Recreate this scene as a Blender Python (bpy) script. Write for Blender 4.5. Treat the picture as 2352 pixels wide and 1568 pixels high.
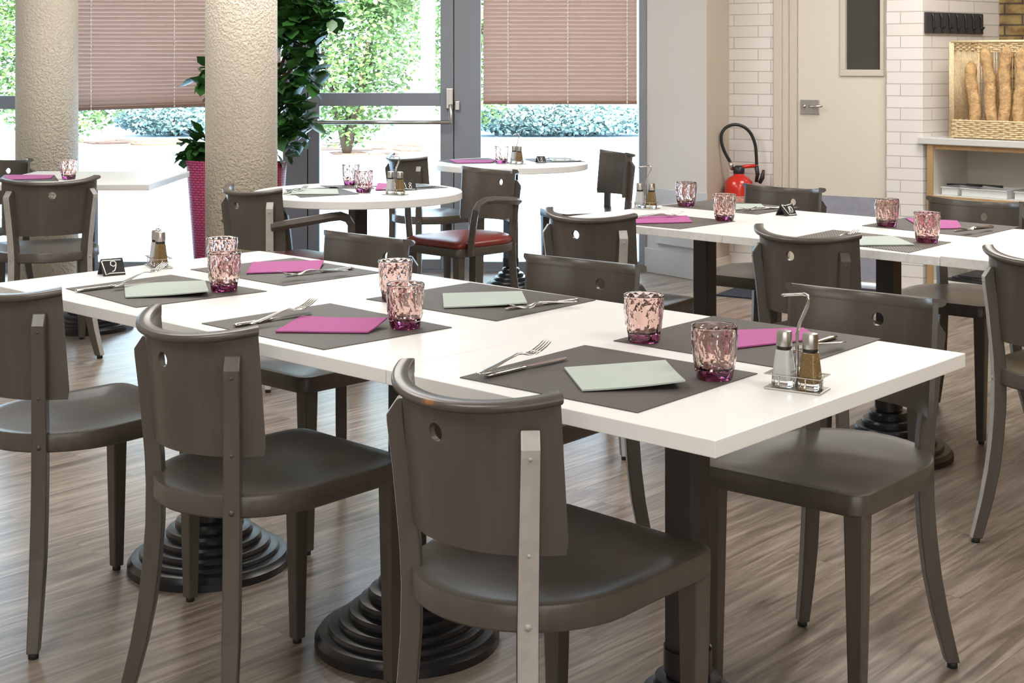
import bpy, bmesh, math, random
from mathutils import Vector, Matrix
random.seed(7)
for o in list(bpy.data.objects): bpy.data.objects.remove(o)
sc = bpy.context.scene
COL = sc.collection
PI = math.pi
# ------------------------------------------------------------------ camera
F, CX, HY, H = 3234.0, 1202.5, 144.6, 1.284          # focal (px), principal x, horizon y, eye height
cam = bpy.data.cameras.new('camera'); camo = bpy.data.objects.new('camera', cam); COL.objects.link(camo)
camo.location = (0, 0, H); camo.rotation_euler = (PI / 2, 0, 0)
cam.sensor_width = 36; cam.lens = F / 2352 * 36
cam.shift_x = (1176 - CX) / 2352; cam.shift_y = -(784 - HY) / 2352
cam.clip_end = 300; cam.clip_start = 0.05
sc.camera = camo
# ------------------------------------------------------------------ light and exposure
sc.view_settings.view_transform = 'Standard'; sc.view_settings.look = 'None'
sc.view_settings.gamma = 1; sc.view_settings.use_curve_mapping = False
sc.view_settings.exposure = 0.72
w = bpy.data.worlds.new('sky'); sc.world = w; w.use_nodes = True
nt = w.node_tree; bg = nt.nodes['Background']
bg.inputs[0].default_value = (0.62, 0.81, 1.0, 1); bg.inputs[1].default_value = 5.0
sun = bpy.data.lights.new('sun', 'SUN'); sun.energy = 9; sun.angle = 0.01; sun.color = (1, .95, .86)
so = bpy.data.objects.new('sun', sun); COL.objects.link(so); so.rotation_euler = (math.radians(48), 0, math.radians(25))
def area(name, loc, size, power, color=(1, 1, 1), rot=(0, 0, 0), sy=None):
    l = bpy.data.lights.new(name, 'AREA'); l.energy = power; l.color = color; l.size = size
    if sy: l.shape = 'RECTANGLE'; l.size_y = sy
    o = bpy.data.objects.new(name, l); COL.objects.link(o); o.location = loc; o.rotation_euler = rot
    return o
for lx, ly in ((-1.6, 1.4), (1.6, 1.4), (-1.6, 4.2), (1.6, 4.2), (2.2, 6.6), (-1.2, 6.6)):
    area('ceiling_fill', (lx, ly, 2.66), 1.1, 32 if ly > 6 else 23, (1, .965, .91))  # unseen lights added under the ceiling, far pair stronger to lift the back walls
area('rear_fill', (0.5, -2.3, 1.7), 5.0, 44, (1, .97, .93), (PI / 2, 0, 0), 1.8)  # added fill before the closed rear wall, brightens what faces the camera
# window wall plane
WY = 8.70
def bp(x, y, z):
    Y = F * (H - z) / (y - HY); return Vector(((x - CX) / F * Y, Y, z))
def at(x, y, Y):
    return Vector(((x - CX) / F * Y, Y, H - (y - HY) * Y / F))
# ------------------------------------------------------------------ materials
def newmat(name):
    m = bpy.data.materials.new(name); m.use_nodes = True
    return m, m.node_tree, m.node_tree.nodes['Principled BSDF']
def mat(name, col, rough=.5, metal=0, spec=.5, var=0, vscale=30, bump=0, bscale=200, coat=0, aniso=None):
    m, t, b = newmat(name); c = (*col, 1)
    b.inputs['Base Color'].default_value = c; b.inputs['Roughness'].default_value = rough
    b.inputs['Metallic'].default_value = metal; b.inputs['Specular IOR Level'].default_value = spec
    if coat: b.inputs['Coat Weight'].default_value = coat; b.inputs['Coat Roughness'].default_value = .15
    tc = t.nodes.new('ShaderNodeTexCoord')
    if var:
        n = t.nodes.new('ShaderNodeTexNoise'); n.inputs['Scale'].default_value = vscale; n.inputs['Detail'].default_value = 5
        t.links.new(tc.outputs['Object'], n.inputs['Vector'])
        r = t.nodes.new('ShaderNodeValToRGB')
        r.color_ramp.elements[0].position = .3; r.color_ramp.elements[1].position = .7
        r.color_ramp.elements[0].color = (*[v * (1 - var) for v in col], 1)
        r.color_ramp.elements[1].color = (*[min(1, v * (1 + var)) for v in col], 1)
        t.links.new(n.outputs['Fac'], r.inputs['Fac']); t.links.new(r.outputs['Color'], b.inputs['Base Color'])
    if bump:
        n = t.nodes.new('ShaderNodeTexNoise'); n.inputs['Scale'].default_value = bscale; n.inputs['Detail'].default_value = 3
        t.links.new(tc.outputs['Object'], n.inputs['Vector'])
        bn = t.nodes.new('ShaderNodeBump'); bn.inputs['Strength'].default_value = bump; bn.inputs['Distance'].default_value = .01
        t.links.new(n.outputs['Fac'], bn.inputs['Height']); t.links.new(bn.outputs['Normal'], b.inputs['Normal'])
    return m
def grain_mat(name, c0, c1, rough=.45, sc_=(6, 6, 90), bump=.05):
    m, t, b = newmat(name); tc = t.nodes.new('ShaderNodeTexCoord'); mp = t.nodes.new('ShaderNodeMapping')
    mp.inputs['Scale'].default_value = sc_
    n = t.nodes.new('ShaderNodeTexNoise'); n.inputs['Scale'].default_value = 1; n.inputs['Detail'].default_value = 6
    r = t.nodes.new('ShaderNodeValToRGB'); r.color_ramp.elements[0].position = .3; r.color_ramp.elements[1].position = .7
    r.color_ramp.elements[0].color = (*c0, 1); r.color_ramp.elements[1].color = (*c1, 1)
    t.links.new(tc.outputs['Object'], mp.inputs['Vector']); t.links.new(mp.outputs[0], n.inputs['Vector'])
    t.links.new(n.outputs['Fac'], r.inputs['Fac']); t.links.new(r.outputs[0], b.inputs['Base Color'])
    b.inputs['Roughness'].default_value = rough
    bn = t.nodes.new('ShaderNodeBump'); bn.inputs['Strength'].default_value = bump; bn.inputs['Distance'].default_value = .005
    t.links.new(n.outputs['Fac'], bn.inputs['Height']); t.links.new(bn.outputs[0], b.inputs['Normal'])
    return m
M = {}
M['chair'] = grain_mat('taupe_paint', (.078, .067, .056), (.094, .081, .069), .30, (40, 40, 6), .04)
M['pale'] = mat('pale_chipped_paint', (.42, .40, .375), .35, var=.12, vscale=25)
M['rubber'] = mat('dark_rubber', (.02, .02, .02), .6)
M['red_vinyl'] = mat('red_vinyl', (.20, .028, .022), .3, bump=.08, bscale=300)
M['laminate'] = mat('white_laminate', (.86, .86, .845), .32, var=.015, vscale=8)
M['lam_edge'] = mat('white_edge', (.62, .60, .55), .4)
M['speckle'] = mat('speckled_laminate', (.84, .835, .815), .35, var=.07, vscale=60)
M['iron'] = mat('black_iron', (.012, .013, .016), .32, spec=.6)
M['column_steel'] = mat('dark_column', (.045, .040, .040), .4)
M['steel'] = mat('polished_steel', (.62, .60, .57), .16, metal=1)
M['brushed'] = mat('brushed_steel', (.55, .53, .50), .3, metal=1)
M['ring'] = mat('black_ring', (.01, .01, .01), .4)
M['salt'] = mat('white_salt', (.85, .85, .87), .8, bump=.2, bscale=900)
M['pepper'] = mat('tan_pepper', (.34, .22, .09), .85, var=.35, vscale=500)
M['card'] = mat('black_card', (.02, .019, .018), .45)
M['chalk'] = mat('chalk', (.8, .8, .78), .8)
M['green_nap'] = mat('pale_green_paper', (.44, .50, .455), .85, bump=.08, bscale=700)
M['purple_nap'] = mat('magenta_paper', (.44, .105, .30), .85, bump=.08, bscale=700)
M['violet_nap'] = M['purple_nap']
M['grey_frame'] = mat('grey_aluminium', (.24, .26, .295), .45, var=.06, vscale=200)
M['black'] = mat('black_gap', (.01, .01, .01), .7)
M['blind'] = mat('salmon_slat', (.50, .335, .27), .45)
def slat_mat():
    m, t, b = newmat('salmon_slat'); b.inputs['Base Color'].default_value = (.66, .50, .44, 1); b.inputs['Roughness'].default_value = .45
    tr = t.nodes.new('ShaderNodeBsdfTranslucent'); tr.inputs[0].default_value = (.85, .60, .50, 1)
    x = t.nodes.new('ShaderNodeMixShader'); x.inputs[0].default_value = .16; o = t.nodes['Material Output']
    t.links.new(b.outputs[0], x.inputs[1]); t.links.new(tr.outputs[0], x.inputs[2]); t.links.new(x.outputs[0], o.inputs[0]); return m
M['blind'] = slat_mat()
M['blind_rail'] = mat('brown_rail', (.25, .15, .11), .4)
M['cord'] = mat('cord_light_white', (.95, .92, .88), .8)
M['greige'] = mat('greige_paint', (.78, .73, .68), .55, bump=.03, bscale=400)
M['greige_shade'] = mat('greige_paint_shaded', (.56, .49, .405), .55, bump=.03, bscale=400)  # pilaster return face, its shade put into a darker colour
M['panel'] = mat('pale_panel', (.66, .66, .67), .5)
M['door_paint'] = mat('cream_door_paint', (.77, .72, .62), .16, bump=.01, bscale=40)
M['casing'] = mat('casing_paint', (.66, .60, .51), .45)
M['kick'] = mat('kick_plate', (.34, .35, .42), .4, var=.08, vscale=20)
M['ceiling'] = mat('ceiling_white', (.75, .74, .72), .9)
M['wall_plain'] = mat('plain_wall', (.62, .58, .52), .9)
M['dark_glass'] = mat('dark_pane', (.06, .058, .05), .08)
M['wicker'] = mat('wicker', (.80, .64, .40), .6, var=.22, vscale=90, bump=.3, bscale=300)
M['bread'] = mat('baguette_crust', (.56, .36, .17), .7, var=.35, vscale=35, bump=.6, bscale=70)
M['counter_top'] = mat('counter_white', (.66, .66, .64), .35)
M['oak'] = grain_mat('oak_edge', (.42, .25, .11), (.54, .35, .17), .5, (20, 20, 3))
M['carcass'] = mat('carcass_white', (.70, .68, .62), .5)
M['plastic'] = mat('white_plastic', (.70, .72, .74), .3)
M['dark_plastic'] = mat('black_plastic', (.02, .02, .022), .35)
M['ext_red'] = mat('extinguisher_red', (.62, .022, .012), .22, coat=.5)
M['magenta_pot'] = None
M['trunk'] = mat('bark', (.10, .06, .035), .9, bump=.5, bscale=60)
M['leaf'] = mat('glossy_leaf', (.034, .115, .024), .3, var=.5, vscale=9)
M['leaf_out'] = mat('garden_leaf', (.17, .25, .07), .6, var=.5, vscale=1.5)
M['leaf_out2'] = mat('garden_leaf_blue', (.27, .36, .34), .6, var=.5, vscale=1.5)
M['soil'] = mat('soil', (.10, .06, .04), .95)
M['paving'] = mat('pale_paving', (.54, .67, .80), .9, var=.06, vscale=3)
M['earth'] = mat('dry_earth', (.26, .12, .075), .95, var=.3, vscale=2)
M['pole'] = mat('white_pole', (.8, .8, .78), .5)
# floor
def floor_mat():
    m, t, b = newmat('grey_oak_planks'); N = t.nodes; L = t.links
    tc = N.new('ShaderNodeTexCoord'); mp = N.new('ShaderNodeMapping'); mp.inputs['Rotation'].default_value = (0, 0, -.836)
    L.new(tc.outputs['Object'], mp.inputs['Vector'])
    br = N.new('ShaderNodeTexBrick'); br.offset = .37; br.inputs['Scale'].default_value = 1
    br.inputs['Brick Width'].default_value = 1.22; br.inputs['Row Height'].default_value = .18
    br.inputs['Mortar Size'].default_value = .0012; br.inputs['Mortar Smooth'].default_value = .3
    br.inputs['Color1'].default_value = (0, 0, 0, 1); br.inputs['Color2'].default_value = (1, 1, 1, 1); br.inputs['Mortar'].default_value = (.5, .5, .5, 1)
    L.new(mp.outputs[0], br.inputs['Vector'])
    # per-plank offset of the grain
    sx = N.new('ShaderNodeSeparateColor'); L.new(br.outputs['Color'], sx.inputs[0])
    cb = N.new('ShaderNodeCombineXYZ'); L.new(sx.outputs[0], cb.inputs[2])
    mu = N.new('ShaderNodeVectorMath'); mu.operation = 'SCALE'; mu.inputs['Scale'].default_value = 7; L.new(cb.outputs[0], mu.inputs[0])
    ad = N.new('ShaderNodeVectorMath'); ad.operation = 'ADD'; L.new(mp.outputs[0], ad.inputs[0]); L.new(mu.outputs[0], ad.inputs[1])
    m1 = N.new('ShaderNodeMapping'); m1.inputs['Scale'].default_value = (1.6, 22, 1); L.new(ad.outputs[0], m1.inputs['Vector'])
    n1 = N.new('ShaderNodeTexNoise'); n1.inputs['Scale'].default_value = 1.6; n1.inputs['Detail'].default_value = 8; n1.inputs['Distortion'].default_value = 1.2
    L.new(m1.outputs[0], n1.inputs['Vector'])
    m2 = N.new('ShaderNodeMapping'); m2.inputs['Scale'].default_value = (2.4, 9, 1); L.new(ad.outputs[0], m2.inputs['Vector'])
    wv = N.new('ShaderNodeTexNoise'); wv.inputs['Scale'].default_value = 1.1; wv.inputs['Detail'].default_value = 3; wv.inputs['Distortion'].default_value = 2.0
    L.new(m2.outputs[0], wv.inputs['Vector'])
    mm = N.new('ShaderNodeMath'); mm.operation = 'MULTIPLY'; mm.inputs[1].default_value = 14; L.new(wv.outputs['Fac'], mm.inputs[0])
    fr = N.new('ShaderNodeMath'); fr.operation = 'PINGPONG'; fr.inputs[1].default_value = .5; L.new(mm.outputs[0], fr.inputs[0])
    sub = N.new('ShaderNodeMath'); sub.operation = 'MULTIPLY'; sub.inputs[1].default_value = .10; L.new(fr.outputs[0], sub.inputs[0])
    a1 = N.new('ShaderNodeMath'); a1.operation = 'ADD'; L.new(n1.outputs['Fac'], a1.inputs[0]); L.new(sub.outputs[0], a1.inputs[1])
    a2 = N.new('ShaderNodeMath'); a2.operation = 'MULTIPLY_ADD'; L.new(sx.outputs[0], a2.inputs[0]); a2.inputs[1].default_value = .10; L.new(a1.outputs[0], a2.inputs[2])
    r = N.new('ShaderNodeValToRGB'); e = r.color_ramp.elements
    e[0].position = .36; e[0].color = (.125, .096, .075, 1); e[1].position = .80; e[1].color = (.40, .335, .28, 1)
    k = e.new(.56); k.color = (.24, .192, .155, 1)
    L.new(a2.outputs[0], r.inputs[0])
    mx = N.new('ShaderNodeMixRGB'); mx.inputs[2].default_value = (.07, .05, .038, 1)
    ms = N.new('ShaderNodeMath'); ms.operation = 'MULTIPLY'; ms.inputs[1].default_value = .45; L.new(br.outputs['Fac'], ms.inputs[0]); L.new(ms.outputs[0], mx.inputs[0])
    L.new(r.outputs[0], mx.inputs[1]); L.new(mx.outputs[0], b.inputs['Base Color'])
    b.inputs['Roughness'].default_value = .29; b.inputs['Specular IOR Level'].default_value = .6
    bn = N.new('ShaderNodeBump'); bn.inputs['Strength'].default_value = .14; bn.inputs['Distance'].default_value = .004
    L.new(n1.outputs['Fac'], bn.inputs['Height']); L.new(bn.outputs[0], b.inputs['Normal'])
    return m
M['floor'] = floor_mat()
def weave_mat(name, c0, c1, sc1, rough=.75):
    m, t, b = newmat(name); N = t.nodes; L = t.links
    tc = N.new('ShaderNodeTexCoord')
    ck = N.new('ShaderNodeTexChecker'); ck.inputs['Scale'].default_value = sc1
    ck.inputs['Color1'].default_value = (*c0, 1); ck.inputs['Color2'].default_value = (*c1, 1)
    L.new(tc.outputs['Object'], ck.inputs['Vector']); L.new(ck.outputs['Color'], b.inputs['Base Color'])
    b.inputs['Roughness'].default_value = rough
    bn = N.new('ShaderNodeBump'); bn.inputs['Strength'].default_value = .3; bn.inputs['Distance'].default_value = .001
    L.new(ck.outputs['Fac'], bn.inputs['Height']); L.new(bn.outputs[0], b.inputs['Normal'])
    return m
M['mat'] = weave_mat('dark_woven_vinyl', (.072, .062, .055), (.10, .088, .079), 330, .6)
M['mat2'] = weave_mat('coarse_woven_vinyl', (.05, .042, .036), (.20, .175, .155), 170, .6)
M['floor_mat'] = mat('navy_mat', (.022, .025, .04), .95, var=.6, vscale=150, bump=.5, bscale=300)
def brick_mat(name, cols, mortar, bw, rh, ms, bump=.6, rough=.5, var=.05, stain=None):
    m, t, b = newmat(name); N = t.nodes; L = t.links
    tc = N.new('ShaderNodeTexCoord'); br = N.new('ShaderNodeTexBrick'); br.offset = .66; br.inputs['Scale'].default_value = 1
    br.inputs['Brick Width'].default_value = bw; br.inputs['Row Height'].default_value = rh
    br.inputs['Mortar Size'].default_value = ms; br.inputs['Mortar Smooth'].default_value = .25
    br.inputs['Color1'].default_value = (*cols[0], 1); br.inputs['Color2'].default_value = (*cols[1], 1); br.inputs['Mortar'].default_value = (*mortar, 1)
    L.new(tc.outputs['UV'], br.inputs['Vector'])
    src = br.outputs['Color']
    if stain:
        n = N.new('ShaderNodeTexNoise'); n.inputs['Scale'].default_value = 14; L.new(tc.outputs['UV'], n.inputs['Vector'])
        r = N.new('ShaderNodeValToRGB'); r.color_ramp.elements[0].position = .35; r.color_ramp.elements[1].position = .6
        r.color_ramp.elements[0].color = (*stain, 1); r.color_ramp.elements[1].color = (1, 1, 1, 1); L.new(n.outputs['Fac'], r.inputs[0])
        x = N.new('ShaderNodeMixRGB'); x.blend_type = 'MULTIPLY'; x.inputs[0].default_value = 1; L.new(src, x.inputs[1]); L.new(r.outputs[0], x.inputs[2]); src = x.outputs[0]
    L.new(src, b.inputs['Base Color']); b.inputs['Roughness'].default_value = rough
    inv = N.new('ShaderNodeMath'); inv.operation = 'SUBTRACT'; inv.inputs[0].default_value = 1; L.new(br.outputs['Fac'], inv.inputs[1])
    bn = N.new('ShaderNodeBump'); bn.inputs['Strength'].default_value = bump; bn.inputs['Distance'].default_value = .006
    L.new(inv.outputs[0], bn.inputs['Height']); L.new(bn.outputs[0], b.inputs['Normal'])
    return m
M['white_brick'] = brick_mat('white_painted_brick', ((.84, .80, .775), (.80, .76, .73)), (.56, .52, .48), .235, .0685, .003)
M['yellow_brick'] = brick_mat('yellow_brick', ((.42, .27, .085), (.34, .21, .06)), (.10, .065, .03), .16, .066, .006, stain=(.45, .35, .3))
def stucco_mat():
    m, t, b = newmat('rough_stucco'); N = t.nodes; L = t.links
    tc = N.new('ShaderNodeTexCoord')
    b.inputs['Base Color'].default_value = (.80, .72, .60, 1); b.inputs['Roughness'].default_value = .85
    n = N.new('ShaderNodeTexNoise'); n.inputs['Scale'].default_value = 75; n.inputs['Detail'].default_value = 3; n.inputs['Distortion'].default_value = .3
    L.new(tc.outputs['Object'], n.inputs['Vector'])
    r = N.new('ShaderNodeValToRGB'); r.color_ramp.elements[0].position = .4; r.color_ramp.elements[1].position = .62
    L.new(n.outputs['Fac'], r.inputs[0])
    bn = N.new('ShaderNodeBump'); bn.inputs['Strength'].default_value = .55; bn.inputs['Distance'].default_value = .012
    L.new(r.outputs[0], bn.inputs['Height']); L.new(bn.outputs[0], b.inputs['Normal'])
    return m
M['stucco'] = stucco_mat()
def pot_mat(name, c, d):
    m, t, b = newmat(name); N = t.nodes; L = t.links
    tc = N.new('ShaderNodeTexCoord'); br = N.new('ShaderNodeTexBrick'); br.offset = .5
    br.inputs['Scale'].default_value = 1; br.inputs['Brick Width'].default_value = .028; br.inputs['Row Height'].default_value = .014; br.inputs['Mortar Size'].default_value = .003
    br.inputs['Mortar Smooth'].default_value = .6
    br.inputs['Color1'].default_value = (*c, 1); br.inputs['Color2'].default_value = (*[v * .85 for v in c], 1); br.inputs['Mortar'].default_value = (*d, 1)
    L.new(tc.outputs['UV'], br.inputs['Vector']); L.new(br.outputs['Color'], b.inputs['Base Color']); b.inputs['Roughness'].default_value = .45
    inv = N.new('ShaderNodeMath'); inv.operation = 'SUBTRACT'; inv.inputs[0].default_value = 1; L.new(br.outputs['Fac'], inv.inputs[1])
    bn = N.new('ShaderNodeBump'); bn.inputs['Strength'].default_value = .8; bn.inputs['Distance'].default_value = .004
    L.new(inv.outputs[0], bn.inputs['Height']); L.new(bn.outputs[0], b.inputs['Normal'])
    return m
M['pot'] = pot_mat('magenta_weave', (.46, .05, .16), (.16, .012, .05))
M['pot2'] = pot_mat('crimson_weave', (.30, .012, .02), (.10, .005, .01))
def glass(name, col, rough=0.0, ior=1.45):
    m, t, b = newmat(name)
    b.inputs['Base Color'].default_value = (*col, 1); b.inputs['Transmission Weight'].default_value = 1
    b.inputs['Roughness'].default_value = rough; b.inputs['IOR'].default_value = ior
    return m
M['tumbler'] = glass('rose_glass', (.90, .74, .70))
M['tumbler_base'] = glass('plum_glass', (.16, .03, .085))
M['clear_glass'] = glass('clear_glass', (.96, .97, .96))
def pane_mat():
    m = bpy.data.materials.new('window_glass'); m.use_nodes = True; t = m.node_tree; t.nodes.clear()
    o = t.nodes.new('ShaderNodeOutputMaterial'); a = t.nodes.new('ShaderNodeBsdfTransparent'); g = t.nodes.new('ShaderNodeBsdfGlossy'); x = t.nodes.new('ShaderNodeMixShader')
    f = t.nodes.new('ShaderNodeFresnel'); f.inputs[0].default_value = 1.25
    g.inputs['Roughness'].default_value = .02; a.inputs[0].default_value = (.97, .99, .98, 1)
    t.links.new(f.outputs[0], x.inputs[0]); t.links.new(a.outputs[0], x.inputs[1]); t.links.new(g.outputs[0], x.inputs[2]); t.links.new(x.outputs[0], o.inputs[0])
    return m
M['pane'] = pane_mat()
# ------------------------------------------------------------------ mesh helpers
class MB:
    def __init__(s): s.v = []; s.f = []; s.m = []; s.smooth = []
    def add(s, vs, fs, mi=0, smooth=False):
        n = len(s.v); s.v += [tuple(v) for v in vs]
        for f in fs: s.f.append(tuple(i + n for i in f)); s.m.append(mi); s.smooth.append(smooth)
        return s
    def box(s, c, d, rz=0, mi=0, R=None):
        vs = []
        for z in (-1, 1):
            for y in (-1, 1):
                for x in (-1, 1):
                    p = Vector((x * d[0] / 2, y * d[1] / 2, z * d[2] / 2))
                    p = (R @ p) if R else Matrix.Rotation(rz, 3, 'Z') @ p
                    vs.append(p + Vector(c))
        return s.add(vs, [(0, 2, 3, 1), (4, 5, 7, 6), (0, 1, 5, 4), (2, 6, 7, 3), (0, 4, 6, 2), (1, 3, 7, 5)], mi)
    def prism(s, poly, z0, z1, mi=0):
        n = len(poly)
        a = sum(poly[i][0] * poly[(i + 1) % n][1] - poly[(i + 1) % n][0] * poly[i][1] for i in range(n))
        if a < 0: poly = poly[::-1]
        vs = [(p[0], p[1], z0) for p in poly] + [(p[0], p[1], z1) for p in poly]
        fs = [tuple(range(n - 1, -1, -1)), tuple(range(n, 2 * n))] + [(i, (i + 1) % n, n + (i + 1) % n, n + i) for i in range(n)]
        return s.add(vs, fs, mi)
    def lathe(s, prof, n=32, c=(0, 0, 0), mi=0, smooth=True, cap=True):
        vs = []; fs = []
        for r, z in prof:
            for k in range(n):
                a = 2 * PI * k / n; vs.append((c[0] + r * math.cos(a), c[1] + r * math.sin(a), c[2] + z))
        for i in range(len(prof) - 1):
            for k in range(n):
                k2 = (k + 1) % n; fs.append((i * n + k, i * n + k2, (i + 1) * n + k2, (i + 1) * n + k))
        if cap:
            if prof[0][0] > 1e-5: fs.append(tuple(range(n - 1, -1, -1)))
            if prof[-1][0] > 1e-5: fs.append(tuple((len(prof) - 1) * n + k for k in range(n)))
        return s.add(vs, fs, mi, smooth)
    def tube(s, path, r, n=10, mi=0, smooth=True, sx=1, sy=1):
        path = [Vector(p) for p in path]; rs = r if isinstance(r, (list, tuple)) else [r] * len(path)
        vs = []; fs = []; up = None
        for i, p in enumerate(path):
            d = (path[min(i + 1, len(path) - 1)] - path[max(i - 1, 0)]).normalized()
            if up is None:
                up = Vector((0, 0, 1)) if abs(d.z) < .9 else Vector((0, 1, 0))
            x = d.cross(up).normalized(); up = x.cross(d).normalized()
            for k in range(n):
                a = 2 * PI * k / n; vs.append(p + x * math.cos(a) * rs[i] * sx + up * math.sin(a) * rs[i] * sy)
        for i in range(len(path) - 1):
            for k in range(n):
                k2 = (k + 1) % n; fs.append((i * n + k, i * n + k2, (i + 1) * n + k2, (i + 1) * n + k))
        fs.append(tuple(range(n - 1, -1, -1))); fs.append(tuple((len(path) - 1) * n + k for k in range(n)))
        return s.add(vs, fs, mi, smooth)
    def sweep(s, frames, prof, mi=0, smooth=False):
        """frames: list of (origin, xaxis, yaxis); prof closed polygon in (x,y)"""
        n = len(prof); vs = []; fs = []
        for o, x, y in frames:
            for a, b in prof: vs.append(Vector(o) + Vector(x) * a + Vector(y) * b)
        for i in range(len(frames) - 1):
            for k in range(n):
                k2 = (k + 1) % n; fs.append((i * n + k, i * n + k2, (i + 1) * n + k2, (i + 1) * n + k))
        fs.append(tuple(range(n - 1, -1, -1))); fs.append(tuple((len(frames) - 1) * n + k for k in range(n)))
        return s.add(vs, fs, mi, smooth)
    def build(s, name, mats, parent=None, bevel=0, seg=2, auto=None, recalc=True):
        me = bpy.data.meshes.new(name); me.from_pydata(s.v, [], s.f)
        if not isinstance(mats, (list, tuple)): mats = [mats]
        for m in mats: me.materials.append(m)
        for p, mi, sm in zip(me.polygons, s.m, s.smooth): p.material_index = mi; p.use_smooth = sm
        if recalc:
            b = bmesh.new(); b.from_mesh(me); bmesh.ops.recalc_face_normals(b, faces=b.faces); b.to_mesh(me); b.free()
        o = bpy.data.objects.new(name, me); COL.objects.link(o)
        if parent: o.parent = parent
        if bevel:
            md = o.modifiers.new('bevel', 'BEVEL'); md.width = bevel; md.segments = seg; md.limit_method = 'ANGLE'; md.angle_limit = math.radians(40)
            md.harden_normals = False
        return o
def tag(o, label, cat, group=None):
    o['label'] = label; o['category'] = cat
    if group: o['group'] = group
    return o
def thing(name, label, cat, loc=(0, 0, 0), rz=0, group=None):
    o = bpy.data.objects.new(name, None); COL.objects.link(o); o.location = loc; o.rotation_euler = (0, 0, rz); o.empty_display_size = .05
    return tag(o, label, cat, group)
def struct(o): o['kind'] = 'structure'; return o
def dup(root, loc, rz, label, group=None, scale=None, matmap=None):
    def cp(o, par):
        c = o.copy(); COL.objects.link(c)
        if par: c.parent = par
        for ch in list(o.children): cp(ch, c)
        return c
    r = cp(root, None); r.location = loc; r.rotation_euler = (0, 0, rz); r['label'] = label
    if group: r['group'] = group
    if scale: r.scale = scale
    if matmap:
        for o in [r] + list(r.children_recursive):
            if o.type == 'MESH':
                for sl in o.material_slots:
                    if sl.material and sl.material.name in matmap:
                        sl.link = 'OBJECT'; sl.material = matmap[sl.material.name]
    return r
# ------------------------------------------------------------------ room shell
def wallbox(name, a, b, z0, z1, th, m, side=1):
    """vertical slab from a to b (xy), thickness th to the given side; UVs in metres"""
    a = Vector((a[0], a[1])); b = Vector((b[0], b[1])); d = (b - a).normalized(); n = Vector((-d.y, d.x)) * side * th
    mb = MB().prism([a, b, b + n, a + n], z0, z1); o = mb.build(name, m)
    me = o.data; uv = me.uv_layers.new(name='uv')
    for p in me.polygons:
        for li in p.loop_indices:
            co = me.vertices[me.loops[li].vertex_index].co; q = Vector((co.x, co.y)) - a
            uv.data[li].uv = (q.dot(d) if abs(p.normal.to_2d().normalized().dot(d)) < .7 or p.normal.to_2d().length < .1 else q.dot(n.normalized()), co.z)
    return o
CEIL = 2.7
fl = MB().box((0, 3.2, -.05), (7.6, 11.6, .1)).build('floor', M['floor']); struct(fl)
ce = MB().box((0, 3.2, CEIL + .05), (7.6, 11.6, .1)).build('ceiling', M['ceiling']); struct(ce)
struct(wallbox('wall_left', (-3.7, -2.5), (-3.7, WY + .2), 0, CEIL, .1, M['wall_plain'], 1))
struct(wallbox('wall_right', (3.7, -2.5), (3.7, 9.0), 0, CEIL, .1, M['yellow_brick'], -1))
struct(wallbox('wall_rear', (-3.8, -2.5), (3.8, -2.5), 0, CEIL, .1, M['wall_plain'], -1))
def wx(px): return (px - CX) / F * WY
# lintel over the window wall
struct(wallbox('wall_front', (-3.8, WY), (wx(1483), WY), 2.25, CEIL, .2, M['wall_plain'], 1))
# pilaster: oblique face then return face
P1 = (wx(1484), WY - .02); P2 = (1.075, 8.26); P3 = (1.25, 8.555)
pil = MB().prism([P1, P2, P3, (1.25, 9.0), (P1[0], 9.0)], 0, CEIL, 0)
po = pil.build('wall_pilaster', [M['greige'], M['greige_shade']]); struct(po)
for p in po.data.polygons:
    if p.normal.x > .5 and abs(p.normal.z) < .1: p.material_index = 1  # return face takes the tone with shade painted in
# low panel and skirting on the pilaster
dv = (Vector(P2) - Vector(P1)); dl = dv.length; dv.normalize(); nv = Vector((dv.y, -dv.x))
if nv.y > 0: nv = -nv
def along(base, d, n, t0, t1, off, th):
    a = Vector(base) + d * t0 + n * off; b = Vector(base) + d * t1 + n * off
    return [a, b, b + n * th, a + n * th]
struct(MB().prism(along(P1, dv, nv, .02, dl + .006, 0, .006), .14, .52).build('trim_1', M['panel'], bevel=.002))
struct(MB().prism(along(P1, dv, nv, .0, dl + .02, 0, .018), 0, .15).build('baseboard_pilaster', M['panel'], bevel=.004))
struct(MB().prism(along(P1, dv, nv, .12, dl - .08, .006, .03), .19, .25).build('trim_2', M['panel'], bevel=.003))
struct(MB().prism(along(P2, (Vector(P3) - Vector(P2)).normalized(), Vector((.86, -.51)), 0, .34, 0, .014), 0, .12).build('baseboard_recess', M['casing'], bevel=.003))
# door wall
DW0 = Vector((1.25, 8.555)); DD = Vector((.8597, -.5108)).normalized(); DN = Vector((DD.y, -DD.x))   # DN points to the room
if DN.y > 0: DN = -DN
def dwt(px):
    k = (px - CX) / F; return (k * DW0.y - DW0.x) / (DD.x - k * DD.y)
def dwp(t, off=0): return DW0 + DD * t + DN * off
tA, tB, tC, tD, tE = dwt(1675), dwt(1778), dwt(1826), dwt(2036), dwt(2120)
struct(wallbox('wall_door', dwp(-.05), dwp(tB), 0, CEIL, .15, M['white_brick'], 1))
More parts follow.
